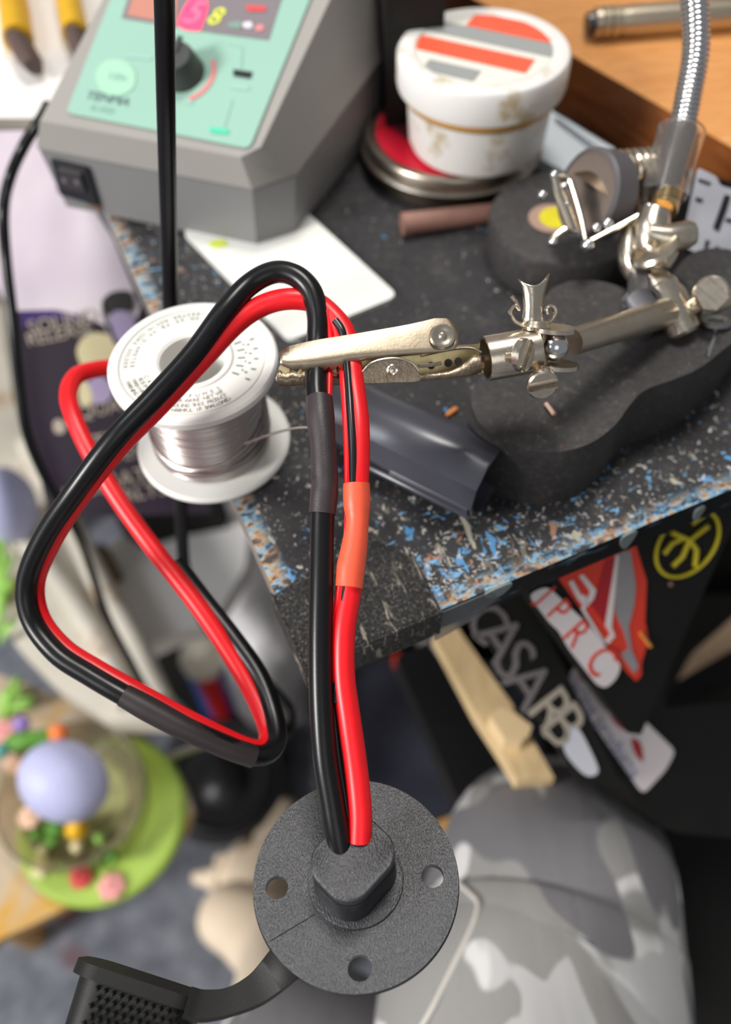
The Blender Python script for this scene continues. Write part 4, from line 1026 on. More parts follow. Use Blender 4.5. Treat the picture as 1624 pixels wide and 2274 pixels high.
bm = B(); tube(bm, spline(W(sp5, .0012), 8), 12); finish(bm, 'thin_red_strand', 'wire_red', ps)
sp6 = [(740, 1560, .2385), (752, 1680, .2368), (768, 1780, .2350), (782, 1870, .2335)]
bm = B(); tube(bm, spline(W(sp6, .0012), 8), 12); finish(bm, 'black_stripe_strand', 'stripe', ps)
# heat shrink sleeves
def sleeve(lst, mt, nm, lbl=None):
    q = spline(W(lst), 10); n = len(q)
    pts = [(q[0][0] + (q[0][0] - q[1][0]) * .15, q[0][1] - .0004)] + [(p, r + .00012 * math.sin(i * .21) + .00008 * math.sin(i * .13 + 1)) for i, (p, r) in enumerate(q)] + [(q[-1][0] + (q[-1][0] - q[-2][0]) * .15, q[-1][1] - .0004)]
    bm = B(); tube(bm, pts, 28); o = finish(bm, nm, mt, ps, sharp=50)
    if lbl: o['label'] = lbl
sleeve([(709, 886, .2512, .0039), (712, 930, .2486, .0040), (717, 975, .2465, .0039), (720, 1020, .2453, .0038), (722, 1065, .2444, .0037), (720, 1100, .2437, .0040), (716, 1141, .2430, .0038)], 'shrink_black', 'heat_shrink', 'matt black heat shrink sleeve')
sleeve([(792, 1074, .2430, .0037), (793, 1120, .2424, .0037), (794, 1150, .2420, .0035), (790, 1195, .2415, .0036), (783, 1240, .2408, .0038), (779, 1262, .2404, .0041), (775, 1304, .2395, .0039)], 'shrink_orange', 'heat_shrink', 'orange heat shrink sleeve')
sleeve([(275, 1544, .2702, .0036), (340, 1580, .2700, .0038), (420, 1622, .2703, .0038), (500, 1658, .2730, .0037), (565, 1680, .2762, .0036)], mat('shrink_dark_brown', L(40, 32, 32), .5), 'heat_shrink', 'dark brown-black heat shrink sleeve')

# ================================================================ OTHER CABLES
thick = [(360, -200, .225), (365, 0, .240), (368, 200, .262), (372, 400, .290), (376, 560, .313), (379, 690, .328), (384, 800, .335), (390, 880, .338), (398, 980, .365), (402, 1080, .395), (404, 1170, .410), (412, 1270, .420), (448, 1370, .425), (515, 1450, .425), (590, 1515, .420), (640, 1572, .410), (642, 1615, .405), (610, 1645, .40), (560, 1655, .41), (470, 1650, .43), (380, 1680, .55)]
bm = B(); tube(bm, spline([(P(u, v, d), .0030 if v < 1500 else .0026) for u, v, d in thick], 8), 16)
tag(finish(bm, 'black_cable', 'wire_black'), 'thick black cable hanging straight down past the soldering station and behind the solder spool', 'cable')
thin = [(105, 235, .415), (92, 262, .405), (55, 320, .40), (22, 395, .41), (8, 470, .41), (14, 580, .42), (30, 720, .425), (42, 850, .435), (62, 970, .445), (110, 1080, .465), (168, 1175, .49), (200, 1260, .54), (238, 1370, .56), (290, 1470, .58), (330, 1540, .60), (380, 1600, .70)]
bm = B(); tube(bm, spline([(P(u, v, d), .0027) for u, v, d in thin], 8), 14)
tag(finish(bm, 'thin_black_cable', 'wire_black'), 'thin black cable curving down the left side in front of the lavender packet', 'cable')
bm = B(); tube(bm, spline([(P(u, v, d), .0045) for u, v, d in ((600, 850, .40), (640, 885, .36), (680, 920, .335), (740, 935, .325), (770, 940, .33))], 6), 14)
bm.free()

# ================================================================ LEFT SIDE: white board, brushes, lavender packet
wh = .015
bq = [Z(-420, 262, TZ + wh), Z(165, 262, TZ + wh), Z(420, -260, TZ + wh), Z(-300, -300, TZ + wh)]
bm = B(); prism(bm, bq, (0, 0, -.022), 0, 1); o = finish(bm, 'shelf_board', ['board_white', 'board_edge'], bevel=.001)
tag(o, 'white rough-surfaced shelf board left of the soldering station', 'shelf')
for sx, dx_ in ((0, 0), (1, 0)):
    pass
def post(x, y, z1, nm='leg'):
    bm = B(); box(bm, Matrix.Translation((x, y, 0)), -.015, .015, -.015, .015, 0, z1); return finish(bm, nm, 'cream', o)
c_ = (bq[2] + bq[3]) / 2; post(c_.x - .2, c_.y - .05, TZ + wh - .022); post(c_.x - .05, c_.y - .02, TZ + wh - .022)
brs = []
for (a, b, c, r), lbl in ((((20, -60), (40, 88), (75, 150), .0085), 'leftmost yellow-handled brush lying on the white shelf board'), (((135, -90), (168, 75), (185, 125), .0075), 'yellow-handled brush next to the soldering station on the white shelf board')):
    pa_, pb_, pc_ = (Z(*q, TZ + wh + r) for q in (a, b, c))
    rr = root('yellow_brush', (pa_ + pc_) / 2 - V((0, 0, r)), lbl, 'brush', 'yellow-handled brushes on the shelf board')
    bm = B(); tube(bm, [(pa_, r * .8), (pa_.lerp(pb_, .5), r), (pb_, r * .95)], 18); finish(bm, 'handle', 'yellow_paint', rr)
    bm = B(); tube(bm, [(pb_, r * .85), (pb_.lerp(pc_, .7), r * .9), (pc_, r * .6)], 16, flat=.7); finish(bm, 'bristles', 'dark_brown', rr)
# lavender packet: stands beside the bench, leaning
lp0 = P(180, 600, .46); lpn = (CAM - lp0).normalized() * .8 + V((.1, -.3, .25)); lpn.normalize()
def LP(u, v, n=0.): return ON(u, v, lp0 + lpn * n, lpn)
pk = root('lavender_packet', LP(240, 1130) - V((0, 0, .0)), 'lavender and dark purple packet with beige lettering, standing beside the bench edge', 'packet')
outp = [(-40, 290), (95, 285), (130, 425), (192, 432), (255, 530), (330, 700), (420, 900), (470, 1140), (110, 1150), (75, 1000), (40, 850), (20, 700), (-40, 560)]
bm = B(); prism(bm, [LP(u, v) for u, v in outp], -lpn * .030); finish(bm, 'packet_body', 'aubergine', pk, bevel=.002)
def ld_(pts, mt, nm, h=.0004, sm=0):
    q = [LP(u, v, h) for u, v in pts]
    if sm: q = smooth_poly(q, sm)
    bm = B(); prism(bm, q, lpn * .0003); return finish(bm, nm, mt, pk, smooth=False)
ld_([(-38, 292), (94, 288), (129, 428), (190, 435), (252, 532), (312, 680), (300, 720), (232, 722), (180, 700), (120, 688), (45, 690), (20, 690), (-38, 560)], 'lavender', 'lavender_band', .0003)
ld_([(45, 690), (120, 688), (180, 700), (190, 712), (100, 708), (50, 730)], 'indigo', 'indigo_band', .0006)
def ltxt(s, u, v, size, nm='lettering', mt='beige_print', du=10, dv=-2.0):
    m_ = frame(LP(u, v, .0010), LP(u + du, v + dv) - LP(u, v), lpn); text(s, size, m_, mt, nm, pk, .0001)
ltxt('SOUND', 140, 715, .0105); ltxt('RELEASE', 133, 742, .0095)
ltxt('AQUA', 205, 912, .011); ltxt('TRUE', 268, 975, .013); ltxt('LAVENDER', 300, 1005, .010); ltxt('BATH', 300, 1060, .013); ltxt('12 OZ', 190, 1090, .010); ltxt('SALTS', 310, 1095, .012)
ld_([(170, 780), (190, 745), (230, 740), (262, 765), (268, 805), (235, 830), (190, 822)], 'cream_blob', 'cream_flower', .0006, 4)
ld_([(195, 850), (225, 835), (250, 860), (240, 890), (205, 895)], 'lilac', 'lilac_flower', .0007, 4)
ld_([(175, 860), (190, 845), (205, 880), (195, 905), (178, 895)], 'cream_blob', 'cream_flower', .0008, 4)
ld_([(118, 940), (130, 930), (145, 945), (140, 962), (122, 960)], 'beige_print', 'beige_dot', .0007, 4)
ld_([(225, 672), (250, 648), (290, 650), (296, 690), (262, 690), (240, 700)], 'iron', 'dark_hook', .0012, 3)
ld_([(245, 700), (270, 690), (292, 700), (300, 740), (262, 760)], 'lilac', 'lilac_flower', .0012, 4)
bm = B(); tube(bm, spline([(LP(u, v, .0015), .0009) for u, v in ((226, 672), (228, 700), (240, 735), (255, 765))], 5), 8); finish(bm, 'clear_edge', 'grey_vinyl', pk)

# ================================================================ LEFT LOWER: cream locker, white carton, bag, can
cz_ = .42
def slab(pts, z1, z0, mt, name, label, cat, side=None, bev=.003, sm=0):
    q = [Z(u, v, z1) for u, v in pts]
    if sm: q = smooth_poly(q, sm)
    bm = B(); prism(bm, q, (0, 0, z0 - z1), 0, 1 if side else None)
    o = finish(bm, name, [mt, side] if side else mt, bevel=bev); tag(o, label, cat); return o
cr = slab([(-300, 560), (0, 590), (14, 760), (30, 880), (60, 990), (118, 1090), (165, 1170), (230, 1300), (300, 1420), (350, 1530), (372, 1600), (240, 1600), (120, 1520), (40, 1440), (-60, 1300), (-300, 1200)], .40, .375, 'cream', 'cream_locker', 'cream painted metal cabinet with rust marks, left of the bench', 'cabinet')
for pts in (((60, 985), (118, 1090), (165, 1180), (230, 1310), (300, 1430), (358, 1560)), ((30, 1180), (90, 1240), (160, 1330), (230, 1440), (290, 1560))):
    bm = B(); tube(bm, spline([(Z(u, v, .405), .010) for u, v in pts], 6), 12); finish(bm, 'raised_rim', 'cream', cr)
ln = slab([(48, 880), (66, 870), (90, 960), (130, 1080), (122, 1092), (70, 1010)], .46, .395, 'cream', 'cream_strip', 'narrow cream and tan upright strip between the thin cable and the lavender packet', 'metal strip')
ct = slab([(215, 1240), (300, 1165), (420, 1120), (560, 1105), (545, 1260), (470, 1385), (400, 1400), (322, 1436), (262, 1350)], .33, .305, 'carton', 'white_carton', 'white cardboard box lid under the bench corner', 'carton')
bm = B(); tube(bm, [(Z(222, 1215, .332), .006), (Z(262, 1290, .332), .006)], 10); finish(bm, 'brown_tape', mat('brown_tape', L(120, 96, 70), .6), ct)
o = slab([(255, 1145), (420, 1100), (500, 1110), (490, 1135), (400, 1150), (300, 1178)], .36, .331, 'black_case', 'dark_parcel', 'dark flat parcel on the white carton below the solder spool', 'parcel')
o = slab([(320, 1415), (430, 1395), (470, 1440), (520, 1560), (500, 1640), (400, 1560), (350, 1510)], .02, .0005, 'black_case', 'dark_gap_slab', 'black slab added as the dark gap below the white carton', 'dark slab')  # black slab put in to darken the gap below the carton
# crumpled grey-white bag
bm = B(); c = Z(604, 1400, .12); ball(bm, c, .055, .115, .118, su=40, sv=28)
for v in bm.verts:
    n = noise.noise(v.co * 22) * .010 + noise.noise(v.co * 55 + V((3, 1, 2))) * .007; v.co += (v.co - c).normalized() * n
    v.co.z = max(v.co.z, .001)
tag(finish(bm, 'plastic_bag', 'film'), 'crumpled grey-white plastic bag on the floor under the bench corner', 'bag')
# spray can
sc1 = P(446, 1442, .925); can = root('spray_can', (sc1.x, sc1.y, .0005), 'spray can with ivory dome cap and blue and red label beside the plastic bag', 'can')
cmx_ = Matrix.Translation((sc1.x, sc1.y, .0005)); rcn = .0250; hc = sc1.z
bm = B(); lathe(bm, [(0, 0), (rcn, 0), (rcn, hc - .022), (0, hc - .022)], cmx_, 40)
for f in bm.faces:
    a = math.atan2(f.calc_center_median().y - sc1.y, f.calc_center_median().x - sc1.x); f.material_index = 1 if -1.9 < a < -1.0 else 0
finish(bm, 'can_body', ['can_blue', 'can_red'], can)
bm = B(); lathe(bm, [(rcn + .0008, hc - .026), (rcn + .001, hc - .016), (rcn - .004, hc - .011), (.0135, hc - .010), (.012, hc - .003), (.007, hc + .002), (0, hc + .003)], cmx_, 40); finish(bm, 'dome_cap', 'cap_white', can)

# speaker driver on the floor
spc = Z(498, 1735, .02); sr = root('speaker_driver', (spc.x, spc.y, 0), 'black loudspeaker box with round cone facing up, behind the bare foot', 'speaker')
kk = depth(spc) / FP
bm = B(); q = round_poly([Z(u, v - 10, .02) for u, v in ((372, 1655), (400, 1615), (560, 1600), (650, 1650), (640, 1705), (560, 1812), (480, 1868), (395, 1840), (352, 1740))], .012)
prism(bm, q, (0, 0, -.0195)); finish(bm, 'speaker_box', 'speaker', sr, bevel=.004)
Rs = 128 * kk
bm = B(); lathe(bm, [(Rs * 1.08, 0.001), (Rs * 1.06, .006), (Rs, .007), (Rs * .93, .003)], Matrix.Translation(spc), 48); finish(bm, 'speaker_rim', 'speaker', sr)
bm = B(); lathe(bm, [(Rs * .94, .004), (Rs * .86, .008), (Rs * .78, .003), (Rs * .45, .0015)], Matrix.Translation(spc), 48); finish(bm, 'surround', 'speaker_cone', sr)
bm = B(); lathe(bm, [(Rs * .46, .0012), (Rs * .35, .008), (Rs * .18, .013), (0, .015)], Matrix.Translation(spc), 40); finish(bm, 'dust_dome', 'speaker_cone', sr)

# ================================================================ STAINED CRATE AND EASTER ORNAMENT
sb = slab([(-260, 1480), (0, 1500), (160, 1560), (330, 1640), (430, 1795), (345, 1905), (230, 1968), (110, 2034), (0, 2085), (-260, 2200)], .300, .288, 'stained', 'stained_side_table', 'tan side table top with yellow-brown stains, under the green ornament', 'side table', bev=.003, sm=3)
for u, v in ((-200, 1600), (-200, 1950), (-60, 1700)):
    c = Z(u, v, .288); bm = B(); tube(bm, [(V((c.x, c.y, .0)), .012), (V((c.x, c.y, .2882)), .012)], 14); finish(bm, 'leg', 'gold_wood', sb)
og = Z(228, 1815, .306)
on = root('easter_ornament', og - V((0, 0, .0055)), 'green disc ornament with glass bowl, large lavender glitter egg and clay flowers', 'ornament')
bm = B(); lathe(bm, [(0, -.005), (.064, -.005), (.067, -.003), (.067, .003), (.064, .0055), (0, .0055)], Matrix.Translation(og), 56); finish(bm, 'green_disc', 'green', on)
gc = Z(182, 1785, .312)
bm = B(); lathe(bm, [(.030, 0), (.050, .004), (.057, .016), (.0575, .030), (.0550, .030), (.0545, .017), (.048, .006), (.030, .002)], Matrix.Translation(gc), 56, close=True); finish(bm, 'glass_bowl', 'glass', on)
bm = B(); lathe(bm, [(0, .0005), (.047, .0005), (.047, .0035), (0, .0035)], Matrix.Translation(gc), 48); finish(bm, 'moss_filling', mat('olive_taupe_filling', L(150, 150, 98), .7, var=.3, vs=40), on)
ec = P(148, 1738, .612); ex = frame(ec, rt * .85 - up * .5, V((.2, -.1, 1)))
bm = B(); ball(bm, ec, .0330, .0275, .0270, Mx=ex, su=40, sv=26)
for v in bm.verts:
    l = (v.co - ec).dot(ex.to_3x3() @ V((1, 0, 0))); v.co = ec + (v.co - ec) * (1 - l * 2.2)
finish(bm, 'glitter_egg', 'egg', on)
def flower(u, v, z, r, mt, petals=6, nm='clay_flower'):
    c = Z(u, v, z); bm = B()
    for k in range(petals):
        a = 2 * math.pi * k / petals; ball(bm, c + V((math.cos(a), math.sin(a), 0)) * r * .6, r * .48, r * .48, r * .28, su=10, sv=6)
    ball(bm, c + V((0, 0, r * .2)), r * .36, su=10, sv=6); finish(bm, nm, mt, on)
flower(180, 1948, .314, .0085, 'redclay'); flower(248, 1968, .314, .0100, 'pink'); flower(90, 1928, .314, .0075, 'butter', 5); flower(40, 1690, .335, .011, 'peach'); flower(65, 1815, .330, .009, 'peach'); flower(2, 1625, .35, .010, 'pink')
c = Z(170, 1842, .332); bm = B(); ball(bm, c, .0085, .0075, .009, su=16, sv=10); ball(bm, c + V((.003, .002, .008)), .0055, su=14, sv=8); finish(bm, 'yellow_chick', 'yolk', on)
def leafs(lst, z, mt, nm='leaf', par=on):
    for (u0, v0), (u1, v1), wd in lst:
        a = Z(u0, v0, z); b = Z(u1, v1, z + .012); d = b - a; s = d.cross(zz).normalized() * wd
        bm = B(); rows = []
        for k in range(7):
            t = k / 6; p = a.lerp(b, t) + zz * .006 * math.sin(t * math.pi); w_ = math.sin(math.pi * min(1, t * .93 + .05)) ** .8
            rows.append([bm.verts.new(p - s * w_), bm.verts.new(p + zz * .0015), bm.verts.new(p + s * w_)])
        for x, y in zip(rows, rows[1:]):
            bm.faces.new((x[0], x[1], y[1], y[0])); bm.faces.new((x[1], x[2], y[2], y[1]))
        finish(bm, nm, mt, par, solid=.0008)
leafs([((100, 1830), (140, 1850), .007), ((110, 1850), (125, 1880), .006), ((95, 1840), (80, 1868), .006), ((235, 1915), (262, 1900), .007), ((228, 1925), (208, 1905), .006)], .320, 'leaf')
for u, v, r, mt in ((95, 1888, .0045, 'butter'), (172, 1880, .0055, 'cream_blob'), (222, 1862, .0045, 'leaf_pale')):
    bm = B(); ball(bm, Z(u, v, .322), r, su=14, sv=8); finish(bm, 'pebble', mt, on)
# carrot-like sprig
cg = root('clay_carrot_sprig', Z(70, 1640, .301), 'green stem with orange bead tip lying above the lavender egg', 'sprig')
bm = B(); tube(bm, spline([(Z(20, 1652, .345), .0075), (Z(60, 1645, .35), .0075), (Z(112, 1633, .35), .0055)], 5), 14); finish(bm, 'green_stem', 'leaf', cg)
bm = B(); ball(bm, Z(130, 1628, .352), .0075, su=18, sv=12); finish(bm, 'orange_bead', 'orange', cg)
bm = B(); ball(bm, Z(48, 1608, .352), .0065, su=18, sv=12); finish(bm, 'violet_bead', 'violet', cg)
bm = B(); ball(bm, Z(2, 1668, .35), .0065, su=18, sv=12); finish(bm, 'teal_bead', 'teal', cg)
bm = B(); tube(bm, [(Z(60, 1648, .3015), .003), (Z(60, 1648, .345), .003)], 8); finish(bm, 'stalk', 'leaf', cg)
# second egg and grass tuft on the cabinet
bm = B(); e2 = Z(18, 1122, .44); ball(bm, e2, .022, .028, .036, su=24, sv=16); o = finish(bm, 'lavender_egg', 'egg'); tag(o, 'pale lavender egg resting on the cream cabinet at the left edge', 'egg')
def tuft(base, z, lst, label, nm='grass_tuft'):
    r = root(nm, Z(*base, z), label, 'artificial plant'); leafs(lst, z, 'leaf_pale', 'blade', r); return r
tuft((8, 1300), .402, [((5, 1330), (10, 1180), .005), ((0, 1340), (30, 1230), .004), ((8, 1345), (-15, 1190), .005), ((5, 1350), (32, 1285), .005), ((-5, 1400), (12, 1300), .006), ((0, 1430), (40, 1380), .004)], 'tuft of bright green artificial grass at the left edge on the cabinet')
tuft((30, 1545), .302, [((10, 1580), (60, 1525), .004), ((15, 1590), (85, 1545), .004), ((20, 1570), (48, 1500), .005), ((5, 1600), (30, 1520), .006), ((12, 1575), (75, 1570), .004)], 'tuft of artificial grass on the stained crate above the sprig')

# ================================================================ UNDER THE BENCH, RIGHT: black cases with stickers
def plane3(a, b, c):
    n = (b - a).cross(c - a).normalized(); n = n if n.dot(CAM - a) > 0 else -n; return a, n
# case A: sloping black lid with big stickers
pA0, nA = plane3(P(1200, 1280, .335), P(1420, 1640, .400), P(1640, 1150, .360))
def FA(u, v, n=0.): return ON(u, v, pA0 + nA * n, nA)
ca_ = root('stickered_black_case', FA(1400, 1400) - V((0, 0, .2)), 'black case under the bench with red and white stickers and a round yellow emblem', 'case')
bm = B(); prism(bm, [FA(u, v) for u, v in ((1120, 1160), (1640, 1000), (1720, 1000), (1610, 1210), (1424, 1632), (1395, 1628), (1180, 1330))], -nA * .02); finish(bm, 'case_lid', 'black_case', ca_, bevel=.0015)
def sticker(F_, n_, par, pts, mt, nm, h=.0005, sm=0, rnd=0, t=.0003, lbl=None):
    q = [F_(u, v, h) for u, v in pts]
    if sm: q = smooth_poly(q, sm)
    if rnd: q = round_poly(q, rnd)
    bm = B(); prism(bm, q, n_ * t); o = finish(bm, nm, mt, par, smooth=False)
    if lbl: o['label'] = lbl
    return o
# red angular logo
a1 = sticker(FA, nA, ca_, [(1240, 1285), (1350, 1220), (1410, 1205), (1436, 1290), (1432, 1380), (1440, 1420), (1425, 1470), (1424, 1500), (1412, 1512), (1385, 1485), (1330, 1405)], 'red_vinyl', 'red_logo_sticker', .0004)
sticker(FA, nA, a1, [(1376, 1225), (1400, 1222), (1412, 1300), (1408, 1345), (1396, 1390), (1402, 1440), (1418, 1480), (1408, 1495), (1378, 1452), (1396, 1440), (1384, 1400), (1366, 1360), (1364, 1290)], 'grey_vinyl', 'grey_flash', .0008)
sticker(FA, nA, a1, [(1368, 1232), (1374, 1232), (1358, 1392), (1366, 1412), (1350, 1430), (1343, 1424), (1356, 1408), (1344, 1388)], 'white_vinyl', 'white_outline', .0009)
sticker(FA, nA, a1, [(1262, 1292), (1272, 1288), (1290, 1320), (1300, 1322), (1306, 1340), (1296, 1345), (1283, 1330)], 'white_vinyl', 'white_outline', .0009)
sticker(FA, nA, a1, [(1285, 1278), (1295, 1275), (1324, 1310), (1318, 1330), (1298, 1352), (1340, 1420), (1345, 1425), (1334, 1428), (1290, 1352), (1308, 1322), (1310, 1312)], 'white_vinyl', 'white_outline', .0009)
sticker(FA, nA, a1, [(1345, 1245), (1366, 1238), (1346, 1390), (1310, 1340), (1325, 1320), (1328, 1300)], 'deepred_vinyl', 'dark_red_bar', .0007)
# PRC sticker
b1 = sticker(FA, nA, ca_, [(1172, 1320), (1215, 1300), (1262, 1345), (1300, 1380), (1380, 1478), (1368, 1508), (1345, 1528), (1325, 1520), (1262, 1440), (1240, 1400), (1222, 1385)], 'white_vinyl', 'white_letter_sticker', .0012, rnd=.004, lbl='white sticker with red outlined letters')
bdir = FA(1340, 1480) - FA(1220, 1340)
for s, (u, v), sz in (('J', (1213, 1322), .013), ('P', (1240, 1358), .0155), ('R', (1280, 1408), .0175), ('C', (1333, 1470), .0205)):
    text(s, sz, frame(FA(u, v, .0016), bdir, nA), 'red_vinyl', 'red_letter', b1, .0001)
# yellow round emblem
yc = FA(1528, 1208, .0008); rad = (FA(1592, 1200, .0008) - FA(1462, 1200, .0008)).length / 2
em = frame(yc, FA(1600, 1180) - FA(1500, 1215), nA)
bm = B(); tube(bm, [(em @ V((rad * math.cos(t), rad * 1.0 * math.sin(t), 0)), .0008) for t in [2 * math.pi * k / 60 for k in range(60)]], 8, closed=True); ye = finish(bm, 'yellow_emblem', 'yellow_vinyl', ca_)
for pts in (((-.55, .55), (.05, .1), (.62, .35)), ((.05, .1), (-.15, -.35), (-.45, -.55)), ((.05, .1), (.30, -.30), (.28, -.80)), ((-.75, -.05), (-.5, .2), (-.1, .25)), ((.1, .6), (.45, .75))):
    bm = B(); tube(bm, [(em @ V((x * rad, y * rad, 0)), .0011) for x, y in pts], 8, flat=1); finish(bm, 'emblem_figure', 'yellow_vinyl', ye)
bm = B(); ball(bm, FA(1490, 1297, .001), .0011, su=12, sv=8); finish(bm, 'small_rivet', 'brown_tube', ca_)
bm = B(); tube(bm, [(FA(1422, 1405, .001), .0008), (FA(1445, 1435, .0012), .0009)], 8); finish(bm, 'orange_peg', mat('amber_peg', L(226, 150, 60), .4), ca_)
# case B below: long black panel with white/blue/red sticker
pB0, nB = plane3(P(1260, 1480, .405), P(1450, 1760, .425), P(1500, 1500, .440))
def FB(u, v, n=0.): return ON(u, v, pB0 + nB * n, nB)
cb = root('lower_black_case', FB(1400, 1600) - V((0, 0, .3)), 'lower black case with slanted white, blue and red sticker, beneath the stickered case', 'case')
bm = B(); prism(bm, [FB(u, v) for u, v in ((1190, 1250), (1500, 1250), (1478, 1572), (1720, 1548), (1720, 1870), (1510, 1850), (1412, 1775), (1320, 1635), (1225, 1480))], -nB * .02); finish(bm, 'case_side', 'black_case', cb, bevel=.0015)
b2 = sticker(FB, nB, cb, [(1256, 1512), (1292, 1452), (1400, 1570), (1500, 1668), (1478, 1710), (1428, 1764), (1340, 1640)], 'white_vinyl', 'slanted_sticker', .0006, rnd=.004, lbl='white sticker with small blue lettering and red blocks')
for q in ([(1285, 1480), (1308, 1495), (1304, 1515), (1288, 1505)], [(1322, 1535), (1340, 1545), (1352, 1570), (1332, 1560)], [(1355, 1580), (1375, 1595), (1392, 1625), (1365, 1605)], [(1402, 1640), (1422, 1650), (1428, 1690), (1412, 1675)]):
    sticker(FB, nB, b2, q, 'deepred_vinyl', 'red_block', .0010, sm=3)
text('racing products', .0105, frame(FB(1340, 1612, .0012), FB(1420, 1735) - FB(1275, 1520), nB), 'blue_print', 'blue_lettering', b2, .0001)
# lettered black rail (white capitals running down)
pC0, nC = plane3(P(1100, 1400, .390), P(1330, 1740, .405), P(1200, 1400, .395))
def FC(u, v, n=0.): return ON(u, v, pC0 + nC * n, nC)
cc = root('lettered_black_rail', FC(1200, 1560) - V((0, 0, .3)), 'black panel with grey and cream capitals running down it, left of the stickered cases', 'panel')
bm = B(); prism(bm, [FC(u, v) for u, v in ((1020, 1330), (1170, 1240), (1222, 1420), (1335, 1650), (1385, 1750), (1290, 1738), (1170, 1550))], -nC * .004); finish(bm, 'rail_panel', 'black_case', cc, bevel=.001)
cdir = FC(1290, 1680) - FC(1110, 1420)
for s, (u, v), sz, mt in (('C', (1080, 1385), .026, 'grey_vinyl'), ('A', (1108, 1420), .030, 'grey_vinyl'), ('S', (1140, 1468), .030, 'grey_vinyl'), ('A', (1172, 1522), .030, 'grey_vinyl'), ('R', (1222, 1580), .030, 'cream_vinyl'), ('B', (1250, 1612), .030, 'cream_vinyl')):
    if s: text(s, sz, frame(FC(u, v, .0006), cdir, nC), M[mt] if mt == 'cream_vinyl' else mat('dim_vinyl', L(112, 106, 106), .6), 'white_capital', cc, .0003)  # upper capitals grey, last ones cream
sticker(FC, nC, cc, [(1258, 1625), (1282, 1615), (1318, 1680), (1328, 1715), (1302, 1722), (1268, 1690), (1252, 1660)], mat('silver_vinyl', L(205, 206, 214), .35), 'silver_patch', .0006, sm=4)
# pale wood batten with glued pine piece
wbk = slab([(962, 1405), (1010, 1385), (1070, 1470), (1135, 1560), (1205, 1680), (1232, 1728), (1150, 1732), (1120, 1680), (1055, 1580)], .560, .545, 'wood_pale', 'pale_wood_batten', 'pale pine batten running down between black panels under the bench', 'batten')
slab([(1088, 1590), (1110, 1570), (1140, 1580), (1182, 1612), (1176, 1632), (1160, 1645), (1122, 1642)], .575, .5602, mat('bare_pine', L(238, 208, 160), .7), 'pine_offcut', 'small bare pine offcut on the pale batten', 'offcut')
# black strip left of the batten
slab([(880, 1460), (950, 1425), (1070, 1600), (1180, 1780), (1150, 1900), (1060, 1860), (1010, 1760), (960, 1640)], .500, .47, 'black_gloss', 'black_strip', 'glossy black strip edging the pale batten under the bench', 'strip')
# navy cloth and red-white strap
bm = B(); c = Z(925, 1630, .08); ball(bm, c, .095, .10, .078, su=36, sv=22)
for v in bm.verts:
    v.co += (v.co - c).normalized() * (noise.noise(v.co * 14) * .02); v.co.z = max(.001, v.co.z)
tag(finish(bm, 'navy_cloth', 'navy'), 'heap of navy cloth on the floor between the bag and the black strip', 'cloth')
sr2 = root('striped_strap', Z(985, 1580, .25), 'white strap with orange-red ovals lying over the navy cloth', 'strap')
sz_ = .26
bm = B(); prism(bm, smooth_poly([Z(u, v, sz_) for u, v in ((930, 1420), (960, 1430), (1000, 1510), (1035, 1590), (1050, 1650), (1030, 1672), (1000, 1640), (965, 1560), (935, 1500))], 4), (0, 0, -.006)); finish(bm, 'strap_band', mat('dirty_white_webbing', L(176, 168, 166), .8), sr2)
for u, v, ru, rv in ((932, 1480, 9, 26), (995, 1602, 15, 36), (885, 1470, 12, 20)):
    bm = B(); prism(bm, [Z(u + ru * math.cos(t) + rv * .25 * math.sin(t), v + rv * math.sin(t), sz_ + .003) for t in [2 * math.pi * k / 24 for k in range(24)]], (0, 0, -.0028)); finish(bm, 'red_oval', mat('orange_red_patch', L(240, 72, 44), .6), sr2, smooth=False)
# golden wood edge next to the knee
slab([(930, 1840), (1060, 1790), (1110, 1850), (1000, 1930), (950, 1900)], .35, .335, 'gold_wood', 'golden_plank', 'golden wooden plank end between the flange and the knee', 'plank')
bm = B(); 
# beige wedge at right edge
slab([(1484, 1558), (1540, 1450), (1700, 1310), (1700, 1440), (1560, 1530)], .44, .425, mat('beige_card', L(176, 150, 122), .7, var=.2, vs=20), 'beige_cardboard', 'beige cardboard sheet at the right edge behind the black case', 'cardboard')
slab([(1500, 1515), (1700, 1400), (1700, 1470), (1470, 1590), (1475, 1545)], .452, .4405, 'black_gloss', 'dark_lath', 'black lath lying across the beige cardboard', 'lath')
# big black cabinet on the right
cx = Z(1700, 1850, .20)
bm = B(); box(bm, Matrix.Translation((0, 0, 0)), .20, .62, -.25, .38, .0005, .30); tag(finish(bm, 'black_cabinet', 'black_case', bevel=.004), 'large black cabinet in the dark right of the knee', 'cabinet')
bm = B(); box(bm, Matrix.Translation((0, 0, 0)), .02, .60, .46, .60, .0005, .40); tag(finish(bm, 'black_drawer_unit', 'black_case', bevel=.004), 'black drawer unit far back under the bench', 'drawer unit')

